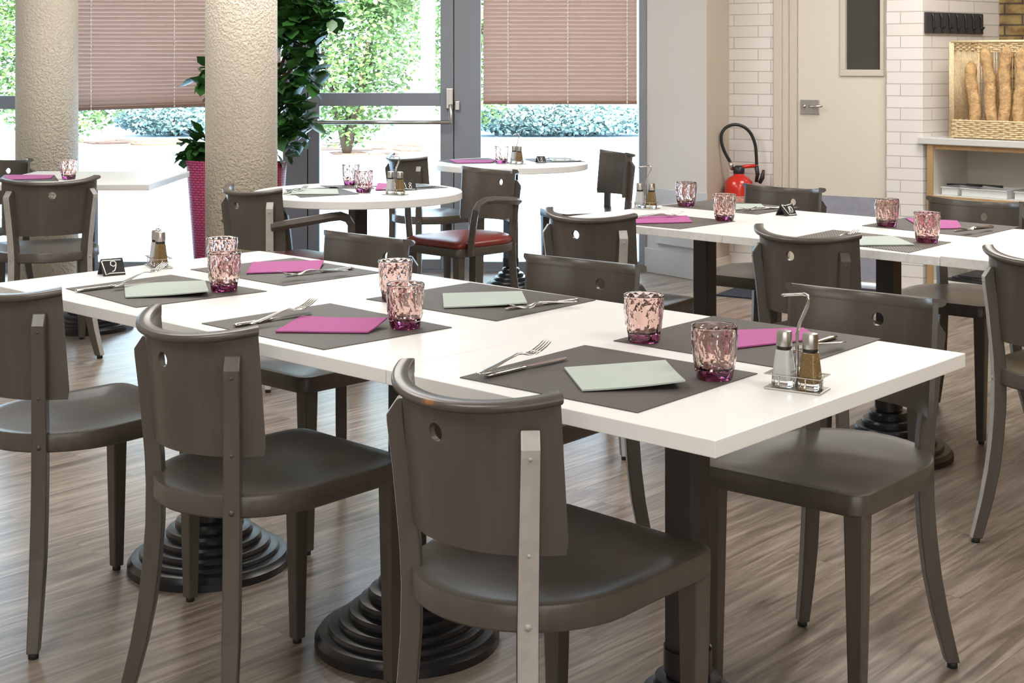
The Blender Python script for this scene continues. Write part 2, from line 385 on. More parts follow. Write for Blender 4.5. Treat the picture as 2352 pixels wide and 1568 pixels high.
# (bricks of the panel stand 1.5 cm proud of the casing)
k = wallbox('wall_pillar', dwp(tD, 0), dwp(tE, 0), 0, CEIL, .16, M['white_brick'], 1); struct(k)
k = wallbox('wall_side', dwp(tE, 0), (2.83, 8.38), 0, CEIL, .12, M['white_brick'], 1); struct(k)
struct(wallbox('wall_back', (2.6, 8.75), (3.8, 8.55), 0, CEIL, .1, M['yellow_brick'], 1))
# casing steps
mb = MB()
for t0, t1, off in ((tB, tB + .05, .012), (tB + .05, tB + .085, .0), (tB + .085, tC, -.02)):
    a = dwp(t0, off); b = dwp(t1, off); mb.prism([a, b, b - DN * .14, a - DN * .14], 0, CEIL)
struct(mb.build('trim_3', M['casing'], bevel=.003))
struct(MB().prism([dwp(tC, -.14), dwp(tD, -.14), dwp(tD, -.16), dwp(tC, -.16)], 2.06, CEIL).build('wall_door_head', M['greige']))
DO = -.045
door = MB()
gz = H - (160 - HY) * 8.1 / F; t0g, t1g = dwt(1937) , dwt(2017)
for (u0, u1, z0, z1) in ((tC, t0g, .01, 2.04), (t1g, tD, .01, 2.04), (t0g, t1g, .01, gz), (t0g, t1g, 1.9, 2.04)):
    a = dwp(u0 + (.002 if u0 == tC else 0), DO); b = dwp(u1 - (0.002 if u1 == tD else 0), DO); door.prism([a, b, b - DN * .04, a - DN * .04], z0, z1)
dr = door.build('door_1', M['door_paint']); struct(dr)
mb = MB(); fw = .022
for (u0, u1, z0, z1) in ((t0g - fw - .01, t1g + fw, gz - fw - .015, gz), (t0g - fw - .01, t1g + fw, 1.9, 1.9 + fw), (t0g - fw - .01, t0g, gz, 1.9), (t1g, t1g + fw, gz, 1.9)):
    a = dwp(u0, DO + .012); b = dwp(u1, DO + .012); mb.prism([a, b, b - DN * .016, a - DN * .016], z0, z1)
mb.build('window_surround', M['casing'], dr, bevel=.002)
a = dwp(t0g, DO - .02); b = dwp(t1g, DO - .02); MB().prism([a, b, b - DN * .004, a - DN * .004], gz, 1.9).build('door_pane', M['dark_glass'], dr)
a = dwp(tC + .01, DO + .003); b = dwp(tD - .01, DO + .003); MB().prism([a, b, b - DN * .003, a - DN * .003], .02, .505).build('kick_plate', M['kick'], dr)
def dpt(px, py, off):
    t = dwt(px); p = dwp(t, off); return Vector((p.x, p.y, H - (py - HY) * p.y / F))
p0 = dpt(1833, 262, DO); p1 = dpt(1877, 229, DO)
c0 = Vector((p0.x, p0.y)); c1 = Vector((p1.x, p1.y))
pl = MB().prism([c0 + DN * .001, c1 + DN * .001, c1 + DN * .008, c0 + DN * .008], p0.z, p1.z).build('handle_plate', M['brushed'], dr, bevel=.003)
h0 = dpt(1860, 245, DO + .008); h1 = dpt(1860, 245, DO + .05); h2 = dpt(1889, 244, DO + .05)
MB().tube([h0, h1, h1 + (h2 - h1) * .1, h2], .008, 10).build('lever', M['brushed'], pl)
k0 = dpt(1842, 244, DO + .008); MB().tube([k0, k0 + Vector((DN.x, DN.y, 0)) * .006], .011, 14).build('key_cylinder', M['steel'], pl)
# ------------------------------------------------------------------ window wall
def frame_box(px0, px1, z0, z1, depth=.06, y=WY):
    return ((wx(px0) + wx(px1)) / 2, y, (z0 + z1) / 2), (wx(px1) - wx(px0), depth, z1 - z0)
ZT = 2.25; R0, R1 = 1.019, 1.100
def window(name, px0, px1, l, r, zb=.06, rail=(R0 - .0, R1 - .0), y=WY):
    f = MB()
    f.box(*frame_box(px0, px0 + l, 0, ZT)); f.box(*frame_box(px1 - r, px1, 0, ZT))
    f.box(*frame_box(px0 + l, px1 - r, 0, zb)); f.box(*frame_box(px0 + l, px1 - r, ZT - .06, ZT))
    if rail: f.box(*frame_box(px0 + l, px1 - r, *rail))
    o = f.build(name, M['grey_frame'], bevel=.003); struct(o)
    g = MB()
    zz = [(zb, rail[0]), (rail[1], ZT - .06)] if rail else [(zb, ZT - .06)]
    for a, b in zz: g.box(*frame_box(px0 + l, px1 - r, a, b, .006))
    g.build('pane', M['pane'], o)
    return o
window('window_1', -220, 98, 14, 40, rail=(1.00, 1.082))
window('window_2', 99, 707, 40, 56, rail=(1.012, 1.045))
window('window_3', 1043.5, 1484, 61, 17, rail=None)
# glazed door leaf
d = MB(); yb = WY
d.box(*frame_box(709, 735, .012, ZT)); d.box(*frame_box(1012, 1042, .012, ZT)); d.box(*frame_box(735, 1012, R0, R1))
d.box(*frame_box(735, 1012, .012, .075)); d.box(*frame_box(735, 1012, ZT - .07, ZT))
dg = d.build('door_2', M['grey_frame'], bevel=.003); struct(dg)
g = MB(); g.box(*frame_box(735, 1012, .075, R0, .006)); g.box(*frame_box(735, 1012, R1, ZT - .07, .006)); g.build('pane', M['pane'], dg)
MB().box(*frame_box(707, 709, 0, ZT, .02)).build('door_gap', M['black'], dg); MB().box(*frame_box(1042, 1043.5, 0, ZT, .02)).build('door_gap', M['black'], dg)
hz = lambda py: H - (py - HY) * (WY - .08) / F
hx = lambda px: (px - CX) / F * (WY - .08)
hd = MB(); hd.box((hx(1032), WY - .045, (hz(203) + hz(250)) / 2), (.045, .03, hz(203) - hz(250)))
hd.tube([(hx(1034), WY - .06, hz(240)), (hx(1036), WY - .085, hz(262)), (hx(1036), WY - .085, hz(284))], .012, 10)
hd.build('lever_handle', M['brushed'], dg, bevel=.004)
pb = MB(); pb.tube([(hx(722), WY - .085, hz(281)), (hx(1034), WY - .085, hz(281))], .0125, 12)
pb.box((hx(724), WY - .055, hz(281)), (.03, .06, .04)); pb.build('push_bar', M['brushed'], dg)
MB().box((hx(1050), WY - .045, hz(243)), (.028, .03, .055)).build('latch_keeper', M['brushed'], dg, bevel=.003)
# threshold
struct(MB().box((-1.4, WY, .006), (4.4, .1, .012)).build('trim_4', M['grey_frame']))
# blinds
def blind(label, px0, px1, cords, zb_l, zb_r, nm='venetian_blind'):
    y = WY - .055; x0 = (px0 - CX) / F * y; x1 = (px1 - CX) / F * y
    t = thing(nm, label, 'blind', ((x0 + x1) / 2, y, 2.2), 0, None)
    W = x1 - x0; zt = -.03; mb = MB(); n = 52
    cx0 = (x0 + x1) / 2
    zl = zb_l - 2.2; zr = zb_r - 2.2
    pitch = .0252
    k = 0; z = zt
    tot = -min(zl, zr) - .012
    n = int(tot / pitch)
    for k in range(n):
        z = zt - (k + .5) * pitch; fr = max(0, (k - n + 12) / 12.0)
        vs = []; fs = []
        for i, sx in enumerate((-1, 1)):
            dz = fr * ((zl - min(zl, zr)) if sx < 0 else (zr - min(zl, zr)))
            for j in range(6):
                u = j / 5 - .5; a = math.radians(63)
                yy = u * .0302 * math.cos(a) - .003 * (1 - 4 * u * u); zz = -u * .0302 * math.sin(a)
                vs.append((sx * W / 2, yy, z + dz + zz)); 
            for j in range(5, -1, -1):
                u = j / 5 - .5; a = math.radians(63)
                yy = u * .0302 * math.cos(a) - .003 * (1 - 4 * u * u) + .0007; zz = -u * .0302 * math.sin(a)
                vs.append((sx * W / 2, yy, z + dz + zz))
        fs = [tuple(range(11, -1, -1)), tuple(range(12, 24))] + [(j, (j + 1) % 12, 12 + (j + 1) % 12, 12 + j) for j in range(12)]
        mb.add(vs, fs, 0, False)
    mb.build('slats', M['blind'], t)
    b = MB(); th = .018
    b.sweep([((-W / 2, 0, zl + .01), (0, 1, 0), (0, 0, 1)), ((W / 2, 0, zr + .01), (0, 1, 0), (0, 0, 1))], [(-.013, -.009), (.013, -.009), (.013, .009), (-.013, .009)])
    b.build('bottom_rail', M['blind_rail'], t, bevel=.003)
    MB().box((0, 0, -.01), (W, .03, .03)).build('head_rail', M['blind'], t)
    for c in cords:
        cxp = (c - CX) / F * y - cx0; zc = zl + (zr - zl) * (cxp / W + .5)
        q_ = int(-zc / .0058); MB().tube([(cxp, -.0145, -.02 + (zc + .02) * i / q_) for i in range(q_ + 1)], [(.0042 if (i // 2) % 2 else .0012) for i in range(q_ + 1)], 6).build('cord_with_light_dashes', M['cord'], t)  # white swellings on the cord imitate light through the slat holes
    return t
blind('salmon venetian blind on the left window, bottom rail hanging askew', 120, 645, (211, 402), .985, 1.035)
blind('salmon venetian blind on the narrow window right of the glazed door', 1110, 1463, (1167, 1304, 1440), 1.03, 1.03)
# ------------------------------------------------------------------ columns
def column(px, Y, r, label):
    X = (px - CX) / F * Y
    o = MB().lathe([(r, 0), (r, CEIL)], 64).build('column', M['stucco']); o.location = (X, Y, 0)
    tag(o, label, 'column'); return o
column(554.5, 6.75, 81.5 * 6.75 / F, 'thick round cream column of rough stucco, the one in front of the plants')
column(108, 7.9, 69 * 7.9 / F, 'round cream stucco column left of the salmon blind, the further one')
# ------------------------------------------------------------------ outside
g = MB().box((0, 34.0, -.16), (90, 50.2, .1)).build('ground', M['paving']); struct(g)
g = MB()
for i in range(60):
    a = (random.uniform(-3.3, -1.3), random.uniform(21.5, 25)) if i < 34 else (random.uniform(-7.6, -5.8), random.uniform(24, 25.5)); r = random.uniform(.12, .42)
    g.prism([(a[0] + r * random.uniform(.7, 1.2) * math.cos(k * PI / 5), a[1] + r * .8 * random.uniform(.7, 1.2) * math.sin(k * PI / 5)) for k in range(10)], -.1099, -.105 + i * .0004)
g = g.build('dry_earth', M['earth']); tag(g, 'patches of dry reddish earth below the garden shrubs', 'ground'); g['kind'] = 'stuff'
def leaves(mb, c, rad, n, size, flat=.7, hollow=.4):
    for i in range(n):
        while True:
            p = Vector((random.uniform(-1, 1), random.uniform(-1, 1), random.uniform(-1, 1)))
            if hollow < p.length < 1: break
        q = Vector(c) + Vector((p.x * rad[0], p.y * rad[1], p.z * rad[2]))
        R = Matrix.Rotation(random.uniform(0, 2 * PI), 3, 'Z') @ Matrix.Rotation(random.uniform(-1.0, 1.0), 3, 'X') @ Matrix.Rotation(random.uniform(-.6, .6), 3, 'Y')
        s = size * random.uniform(.6, 1.25)
        vs = [(0, 0, 0), (.33 * s, .32 * s, .05 * s), (.36 * s, .62 * s, .03 * s), (0, s, -.10 * s), (-.36 * s, .62 * s, .03 * s), (-.33 * s, .32 * s, .05 * s), (0, .5 * s, -.03 * s)]
        mb.add([R @ Vector(v) + q for v in vs], [(0, 1, 6), (1, 2, 6), (2, 3, 6), (3, 4, 6), (4, 5, 6), (5, 0, 6)], 0, True)
shr = [(-7.6, 23, 1.6, 1.9, 0, 'dark green garden shrub seen at the far left edge of the windows'),
       (-6.7, 27, 1.2, .34, 1, 'low bluish shrub seen below the askew blind'),
       (-2.7, 21.5, 1.1, 1.9, 0, 'garden bush with dark lower branches behind the left of the glazed door'),
       (-.95, 25.5, 1.15, 2.4, 0, 'tall yellow green bush seen behind the white post'),
       (.75, 27, 2.3, .30, 1, 'long low bluish hedge seen under the right blind')]
for X, Y, r, h, k, lab in shr:
    t = thing('garden_shrub', lab, 'shrub', (X, Y, -.11))
    mb = MB(); base = h if h > 1 else h
    leaves(mb, (0, 0, h), (r, .9, h * .95), int((7500 if h > 1 else 4200) * r), .09, hollow=.3)
    if h > 1.5: leaves(mb, (.5, .3, h * 1.7), (r * .7, .8, h * .7), 6500, .09, hollow=.3)
    mb.build('foliage', M['leaf_out2'] if k else M['leaf_out'], t, recalc=False)
    s = MB()
    for j in range(5): s.tube([(0, 0, 0), (random.uniform(-.4, .4) * r, random.uniform(-.3, .3), h * .9)], [.06, .02], 6)
    s.build('stem', M['trunk'], t)
pp = MB().tube([(0, 0, 0), (0, 0, 3.3)], .1, 16)
pp.lathe([(.12, 3.3), (.30, 3.35), (.28, 3.4), (.05, 3.5)], 20)
p = pp.build('lamp_post', M['pole']); p.location = ((983 - CX) / F * 20, 20, -.11); tag(p, 'white post standing in the garden in front of the bushes', 'post')
# ------------------------------------------------------------------ potted plants
def planter(px, Y, m, label, wtop, plabel, clumps, n):
    X = (px - CX) / F * Y; t = thing('planter', label, 'plant pot', (X, Y, 0))
    zt = .738; rt = wtop / 2; rb = rt * .62
    mb = MB(); N = 40; prof = [(rb, 0), (rt, zt)]
    o = MB().lathe([(rb * .98, 0), (rb, .01), (rt, zt), (rt - .012, zt), (rt - .02, zt - .05)], N, cap=True).build('pot', m, t)
    me = o.data; uv = me.uv_layers.new(name='uv')
    for p_ in me.polygons:
        us = []
        for li in p_.loop_indices:
            co = me.vertices[me.loops[li].vertex_index].co; us.append((li, math.atan2(co.y, co.x) % (2 * PI), co.z))
        mx = max(u for _, u, _ in us)
        for li, u, z in us:
            if mx - u > PI: u += 2 * PI
            uv.data[li].uv = (u * .13, z)
    MB().lathe([(0.001, zt - .04), (rt - .02, zt - .04)], 24, cap=False).build('soil', M['soil'], t)
    pt = thing('potted_plant', plabel, 'plant', (X, Y, zt - .04))
    st = MB()
    for (cx, cy, cz, rx, rz_) in clumps:
        st.tube([(random.uniform(-.03, .03), random.uniform(-.03, .03), 0), (cx * .3, cy * .3, cz * .5), (cx * .9, cy, cz)], [.014, .011, .006], 8)
    st.build('stem', M['trunk'], pt)
    mb = MB()
    for (cx, cy, cz, rx, rz_) in clumps: leaves(mb, (cx, cy, cz), (rx, rx * .8, rz_), int(n * rx * rz_ / .04), (.098 if n > 92 else .08), hollow=.15)
    mb.build('leaves', M['leaf'], pt, recalc=False)
planter(489, 7.95, M['pot'], 'tall tapered magenta woven planter showing left of the column', .30, 'small leafy plant in the magenta woven planter left of the column',
        [(-.10, 0, .08, .08, .09), (-.06, 0, .13, .10, .08), (-.02, .02, .50, .08, .09)], 230)
planter(602, 7.75, M['pot2'], 'dark red woven planter half hidden behind the thick column', .27, 'tall glossy leaved plant rising from the dark red planter beside the column',
        [(.21, 0, .72, .13, .15), (.20, .03, .50, .12, .10), (.17, -.03, .30, .12, .13), (.13, 0, .18, .12, .12), (.24, 0, .92, .14, .13), (.33, .0, .86, .10, .09), (.02, .05, .8, .15, .16), (.05, 0, 1.1, .22, .2), (.0, 0, .45, .12, .1)], 240)
# ------------------------------------------------------------------ chairs
PHI = math.radians
R_BACK = .201; LEAN = .108
def yc_at(z): return (-.0566 + R_BACK) - LEAN * (z - .7175)
def back_frame(u, z, r):
    return Vector((r * math.sin(u), yc_at(z) - r * math.cos(u), z))
def half_angle(z):
    return PHI(59.0) + (z - .5436) / (.79 - .5436) * PHI(1.5)
def top_z(u): return .770 + .019 * (min(abs(u) / PHI(62), 1)) ** 2
def make_backrest(name, hole=True):
    mb = MB(); nu, nz = 40, 12; T = .011; vs = []
    for side in (0, 1):
        for j in range(nz + 1):
            for i in range(nu + 1):
                f = i / nu * 2 - 1; g = j / nz
                z = .542 + g * (top_z(f * PHI(62)) - .006 - .542)
                ha = half_angle(z)
                if j == 0: ha -= .022
                elif j == 1: ha -= .0
                vs.append(back_frame(f * ha, z, R_BACK - side * T))
    n1 = (nu + 1) * (nz + 1); fs = []
    idx = lambda s, j, i: s * n1 + j * (nu + 1) + i
    for j in range(nz):
        for i in range(nu):
            fs.append((idx(0, j, i), idx(0, j, i + 1), idx(0, j + 1, i + 1), idx(0, j + 1, i)))
            fs.append((idx(1, j, i), idx(1, j + 1, i), idx(1, j + 1, i + 1), idx(1, j, i + 1)))
    for i in range(nu):
        fs.append((idx(0, 0, i), idx(1, 0, i), idx(1, 0, i + 1), idx(0, 0, i + 1))); fs.append((idx(0, nz, i), idx(0, nz, i + 1), idx(1, nz, i + 1), idx(1, nz, i)))
    for j in range(nz):
        fs.append((idx(0, j, 0), idx(0, j + 1, 0), idx(1, j + 1, 0), idx(1, j, 0))); fs.append((idx(0, j, nu), idx(1, j, nu), idx(1, j + 1, nu), idx(0, j + 1, nu)))
    mb.add(vs, fs, 0, False)
    o = mb.build(name, M['chair'])
    c = MB().tube([(0, -.2, .7175), (0, .1, .7175)], .0145, 28).build('cutter', M['chair'])
    md = o.modifiers.new('b', 'BOOLEAN'); md.operation = 'DIFFERENCE'; md.object = c; md.solver = 'EXACT'
    dg_ = bpy.context.evaluated_depsgraph_get(); me = bpy.data.meshes.new_from_object(o.evaluated_get(dg_))
    o.modifiers.clear(); o.data = me; bpy.data.objects.remove(c)
    for p in me.polygons: p.use_smooth = True
    me.set_sharp_from_angle(angle=PHI(35))
    return o
def smooth(o, ang=35):
    for p in o.data.polygons: p.use_smooth = True
    o.data.set_sharp_from_angle(angle=PHI(ang)); return o
def chair_parts(t, arm=False, pale=False):
    # seat
    out = []
    rb, cy, fw, fy, rc = .197, .155, .186, .418, .035
    for k in range(0, 25):
        a = PI + PI * k / 24; out.append((rb * math.cos(a), cy + rb * math.sin(a)))
    for k in range(0, 9):
        a = PI / 2 * k / 8; out.append((fw - rc + rc * math.cos(a), fy - rc + rc * math.sin(a)))
    for k in range(0, 9):
        a = PI / 2 + PI / 2 * k / 8; out.append((-fw + rc + rc * math.cos(a), fy - rc + rc * math.sin(a)))
    c0 = Vector((0, .2)); n = len(out); mb = MB(); vs = []; fs = []
    rings = [(.985, .426), (1, .430), (1, .4645), (.993, .4675), (.975, .468), (.88, .466), (.72, .459), (.45, .4555), (.2, .455)]
    if arm: rings = [(.985, .418), (1, .422), (1, .452), (.99, .456), (.97, .456)]
    for s_, z in rings:
        for p in out:
            q = c0 + (Vector(p) - c0) * s_; vs.append((q.x, q.y, z))
    for i in range(len(rings) - 1):
        for k in range(n): k2 = (k + 1) % n; fs.append((i * n + k, i * n + k2, (i + 1) * n + k2, (i + 1) * n + k))
    fs.append(tuple(range(n - 1, -1, -1))); fs.append(tuple((len(rings) - 1) * n + k for k in range(n)))
    mb.add(vs, fs); s = smooth(mb.build('seat', M['chair'], t), 40)
    if arm:
        rings = [(.95, .452), (.985, .462), (.98, .474), (.93, .484), (.8, .492), (.5, .498), (.2, .5)]; vs = []; fs = []
        for s_, z in rings:
            for p in out:
                q = c0 + (Vector(p) - c0) * s_; vs.append((q.x, q.y, z))
        for i in range(len(rings) - 1):
            for k in range(n): k2 = (k + 1) % n; fs.append((i * n + k, i * n + k2, (i + 1) * n + k2, (i + 1) * n + k))
        fs.append(tuple(range(n - 1, -1, -1))); fs.append(tuple((len(rings) - 1) * n + k for k in range(n)))
        q = smooth(MB().add(vs, fs).build('seat_cushion', M['red_vinyl'], t), 60); q['label'] = 'red upholstered seat cushion'
    b = make_backrest('backrest'); b.parent = t
    # rolled top rail
    fr = []; nu = 36
    for i in range(nu + 1):
        u = (i / nu * 2 - 1) * (half_angle(.79) + .002); z = top_z(u)
        fr.append((back_frame(u, z, R_BACK), (math.sin(u), -math.cos(u), 0), (0, 0, 1)))
    prof = [(-.0135, -.020), (-.0135, .0025), (-.012, .0038), (.009, .0025), (.0138, -.0005), (.0152, -.005), (.0142, -.0095), (.008, -.0135), (-.002, -.0155)]
    smooth(MB().sweep(fr, prof).build('top_rail', M['chair'], t), 50)
    # uprights with curved rear legs, in radial planes
    for sg in (-1, 1):
        ang = PHI(47)
        rad = Vector((sg * math.sin(ang), -math.cos(ang), 0)); tan = Vector((math.cos(ang) * 1.0, sg * math.sin(ang), 0))
        base = Vector((sg * .144, 0, 0)); frs = []
        pr = [(.012, .058), (.06, .046), (.12, .032), (.2, .017), (.28, .007), (.36, .001), (.44, 0), (.50, .002), (.55, .006), (.62, .012), (.70, .021), (.712, .0215), (.738, .004)]
        pm = MB(); vs = []; fs = []
        for z, r in pr:
            wd = .0165 if z > .2 else .0125 + .004 * z / .2
            if z > .44: wd = .0165 - .0015 * (z - .44) / .3
            dp = .034 if z > .15 else .028 + .006 * z / .15
            if z > .5: dp = .034 - .006 * (z - .5) / .24
            rf = r - dp if z < .73 else .021 - .0285
            o_ = base + Vector((0, 0, z)) + Vector((sg * .004 * max(0, (z - .44)) / .27, 0, 0))
            for a_, b_ in ((r, -wd), (r, wd), (rf, wd), (rf, -wd)): vs.append(o_ + rad * a_ + tan * b_)
        for i in range(len(pr) - 1):
            for k in range(4): k2 = (k + 1) % 4; fs.append((i * 4 + k, i * 4 + k2, (i + 1) * 4 + k2, (i + 1) * 4 + k))
        fs += [(3, 2, 1, 0), tuple(4 * (len(pr) - 1) + k for k in range(4))]
        pm.add(vs, fs)
        if pale:
            for q in range(len(pm.f)):
                f = pm.f[q]
                if len(pm.f) and q < 4 * (len(pr) - 1) and q % 4 == 0: pm.m[q] = 1
        o = pm.build('rear_upright', [M['chair'], M['pale']], t, bevel=.003)
        # screws
        for z, r, rr in ((.441, 0, .0055), (.5505, .006, .003), (.6985, .0208, .003)):
            c = base + Vector((sg * .004 * max(0, (z - .44)) / .27, 0, z)) + rad * r
            MB().tube([c - rad * .001, c + rad * .0014], rr, 12).build('screw', M['pale'] if pale else M['chair'], o)
        gl = MB().tube([base + rad * .045 + Vector((0, 0, 0)), base + rad * .044 + Vector((0, 0, .014))], .011, 12).build('glide', M['rubber'], o)
        # front leg
        qx, qy = sg * .158, .386
        lm = MB(); vs = []
        for z, hw in ((.010, .0130), (.25, .0175), (.43, .0205)):
            for a_, b_ in ((-1, -1), (1, -1), (1, 1), (-1, 1)): vs.append((qx + a_ * hw, qy + b_ * hw, z))
        fs = [(3, 2, 1, 0), (8, 9, 10, 11)] + [(i * 4 + k, i * 4 + (k + 1) % 4, (i + 1) * 4 + (k + 1) % 4, (i + 1) * 4 + k) for i in range(2) for k in range(4)]
        lo = lm.add(vs, fs).build('front_leg', M['chair'], t, bevel=.003)
        MB().tube([(qx, qy, 0), (qx, qy, .012)], .010, 12).build('glide', M['rubber'], lo)
        if arm:
            yb = yc_at(.66) - R_BACK * math.cos(PHI(47)) 
            pth = [(sg * .158, -.005, .640), (sg * .185, .05, .648), (sg * .215, .14, .658), (sg * .225, .24, .666), (sg * .225, .29, .666), (sg * .225, .325, .654), (sg * .224, .345, .628), (sg * .218, .35, .58), (sg * .205, .352, .50), (sg * .196, .352, .425)]
            am = MB().tube(pth, [.0185] * len(pth), 4, smooth=False, sx=1.1, sy=1.1)
            am.build('armrest', M['chair'], t, bevel=.005)
def make_chair(label, loc, rz, arm=False, pale=False, group=None, name='dining_chair'):
    t = thing(name, label, 'chair', loc, rz, group); chair_parts(t, arm, pale); return t
G1 = 'grey chairs along the near side of the long white table'; G2 = 'grey chairs along the far side of the long white table'
G3 = 'grey chairs along the near side of the speckled table'; G4 = 'grey chairs along the far side of the speckled table'; G5 = 'chairs by the windows'
Dg = PHI
chA = make_chair('grey bentwood chair with taupe uprights between the front chair and the left picture edge', (-.6517, 2.7339, 0), Dg(-43.3), group=G1)
chP = make_chair('nearest grey bentwood chair, with a chipped pale upright', (-.0961, 2.2025, 0), Dg(-44.4), pale=True, group=G1)
dup(chA, (-1.1699, 3.1784, 0), Dg(-41.5), 'grey bentwood chair cut by the left picture edge beside the long table', G1)
dup(chP, (-2.0414, 6.0807, 0), Dg(24), 'wide grey chair with two pale uprights seen from behind at the far left', G5, scale=(1.13, 1.13, 1))
dup(chA, (.822, 4.1772, 0), Dg(-44.4), 'grey chair with rolled rail in front of the middle of the speckled table', G3)
dup(chP, (.2051, 4.6913, 0), Dg(-37.1), 'grey chair with one pale upright at the left end of the speckled table', G3)
dup(chP, (1.361, 3.676, 0), Dg(-44), 'grey chair with a long pale chipped leg edge, cut by the right picture edge', G3)
dup(chA, (.7552, 3.0816, 0), Dg(141.2), 'grey chair with its whole seat showing at the near right end of the long table', G2)
dup(chA, (.1689, 3.5763, 0), Dg(143.0), 'grey chair facing us behind the middle of the long table, right of a green napkin', G2)
dup(chA, (-.4312, 4.0762, 0), Dg(138.9), 'grey chair facing us behind the magenta napkin furthest left of the long table', G2)
def from_A(pxl, pxr, z, rz, kk=0):
    pass
def place_end(px, py, sg, rz):
    """chair origin from the image place of the top end (local sg*.1817,.0412,.79)"""
    p = bp(px, py, .79); c, s = math.cos(rz), math.sin(rz); lx, ly = sg * .1817, .0412
    return (p.x - (c * lx - s * ly), p.y - (s * lx + c * ly), 0)
dup(chA, place_end(1706, 421, 1, Dg(141)), Dg(141), 'grey chair facing us behind the speckled table in front of the fire extinguisher', G4)
dup(chA, place_end(2128, 450, 1, Dg(141)), Dg(141), 'grey chair facing us behind the speckled table in front of the shelf unit', G4)
dup(chA, place_end(985, 359, 1, Dg(-53)), Dg(-53), 'grey chair seen from behind, left of the far round table by the glazed door', G5)
dup(chA, place_end(1440, 351, -1, Dg(112)), Dg(112), 'grey chair at the right of the far round table, seen side on against the window', G5)
dup(chA, place_end(72, 364, -1, Dg(170)), Dg(170), 'grey chair whose rail just shows at the far left behind the square table', G5)
chR = make_chair('grey armchair with a pale upright seen from behind, in front of the thick column', place_end(652, 433, 1, Dg(-44)), Dg(-44), arm=True, pale=True, group='armchairs with red seats', name='armchair')
dup(chR, place_end(1058, 381, 1, Dg(137)), Dg(137), 'grey armchair with a red vinyl seat facing us between the two round tables', 'armchairs with red seats')
def worn_mat():
    m = M['chair'].copy(); m.name = 'taupe_paint_worn'; t = m.node_tree; b = t.nodes['Principled BSDF']
    src = b.inputs['Base Color'].links[0].from_socket
    tc = t.nodes.new('ShaderNodeTexCoord'); mp = t.nodes.new('ShaderNodeMapping'); mp.vector_type = 'TEXTURE'
    mp.inputs['Location'].default_value = (.006, -.075, .768); mp.inputs['Scale'].default_value = (.028, .014, .007)
    g = t.nodes.new('ShaderNodeTexGradient'); g.gradient_type = 'SPHERICAL'
    n = t.nodes.new('ShaderNodeTexNoise'); n.inputs['Scale'].default_value = 120
    mu = t.nodes.new('ShaderNodeMath'); mu.operation = 'MULTIPLY'; r = t.nodes.new('ShaderNodeValToRGB'); r.color_ramp.elements[0].position = .12; r.color_ramp.elements[1].position = .4
    x = t.nodes.new('ShaderNodeMixRGB'); x.inputs[2].default_value = (.33, .13, .045, 1)
    t.links.new(tc.outputs['Object'], mp.inputs[0]); t.links.new(tc.outputs['Object'], n.inputs['Vector']); t.links.new(mp.outputs[0], g.inputs[0])
    t.links.new(g.outputs['Fac'], mu.inputs[0]); t.links.new(n.outputs['Fac'], mu.inputs[1]); t.links.new(mu.outputs[0], r.inputs[0])
    t.links.new(r.outputs[0], x.inputs[0]); t.links.new(src, x.inputs[1]); t.links.new(x.outputs[0], b.inputs['Base Color']); return m
for ch in chP.children:
    if ch.name.startswith('top_rail'): ch.material_slots[0].link = 'OBJECT'; ch.material_slots[0].material = worn_mat()
# ------------------------------------------------------------------ tables
ZTOP = .7307
TA = .7348; E1 = Vector((-math.cos(TA), math.sin(TA))); E2 = Vector((math.sin(TA), math.cos(TA)))
TC = Vector((.2817, 2.0626)); TW = .838
def pedestal(t, x, y, z1, w=.062, rz=0, R=.205):
    prof = [(R, 0), (R, .018)]
    steps = 7; r = R - .006; z = .024
    for i in range(steps):
        prof += [(r, z), (r - .004, z + .007)]
        r2 = r - .0225; prof += [(r2 + .003, z + .009), (r2, z + .010)]; z += .0135 + .0022 * i; r = r2
    prof += [(r, z), (r - .006, z + .03), (.045, z + .034), (.045, .155)]
    b = MB().lathe(prof, 48, (x, y, 0)).build('pedestal_base', M['iron'], t); smooth(b, 25)
    MB().box((x, y, (.15 + z1) / 2), (w, w, z1 - .15), rz).build('pedestal_column', M['column_steel'], t, bevel=.004)
    MB().box((x, y, z1 - .006), (.4, .4, .012), rz).build('mounting_plate', M['iron'], t)
def rect_table(label, O, d1, d2, s0, s1, W, zt, th, m, group, dz=0, ps=None):
    c = O + d1 * ((s0 + s1) / 2) + d2 * (W / 2); rz = math.atan2(d1.y, d1.x)
    t = thing('dining_table', label, 'table', (c.x, c.y, 0), rz, group)
    MB().box((0, 0, zt - th / 2), (s1 - s0 - .0015, W, th)).build('tabletop', [m], t, bevel=.0015)
    pedestal(t, *(ps or (0, 0)), zt - th, rz=0)
    return t
gT = 'three tables pushed together under the long white top'
rect_table('white rectangular table nearest the camera, right end of the long row', TC, E1, E2, 0, .715, TW, ZTOP, .0265, M['laminate'], gT, ps=(0, -.012))
rect_table('white rectangular table in the middle of the long near row', TC, E1, E2, .715, 1.45, TW, ZTOP, .0265, M['laminate'], gT, ps=(.038, -.015))
rect_table('white rectangular table carrying the number nine card, left end of the near row', TC, E1, E2, 1.45, 2.186, TW, ZTOP, .0265, M['laminate'], gT, ps=(.03, -.004))
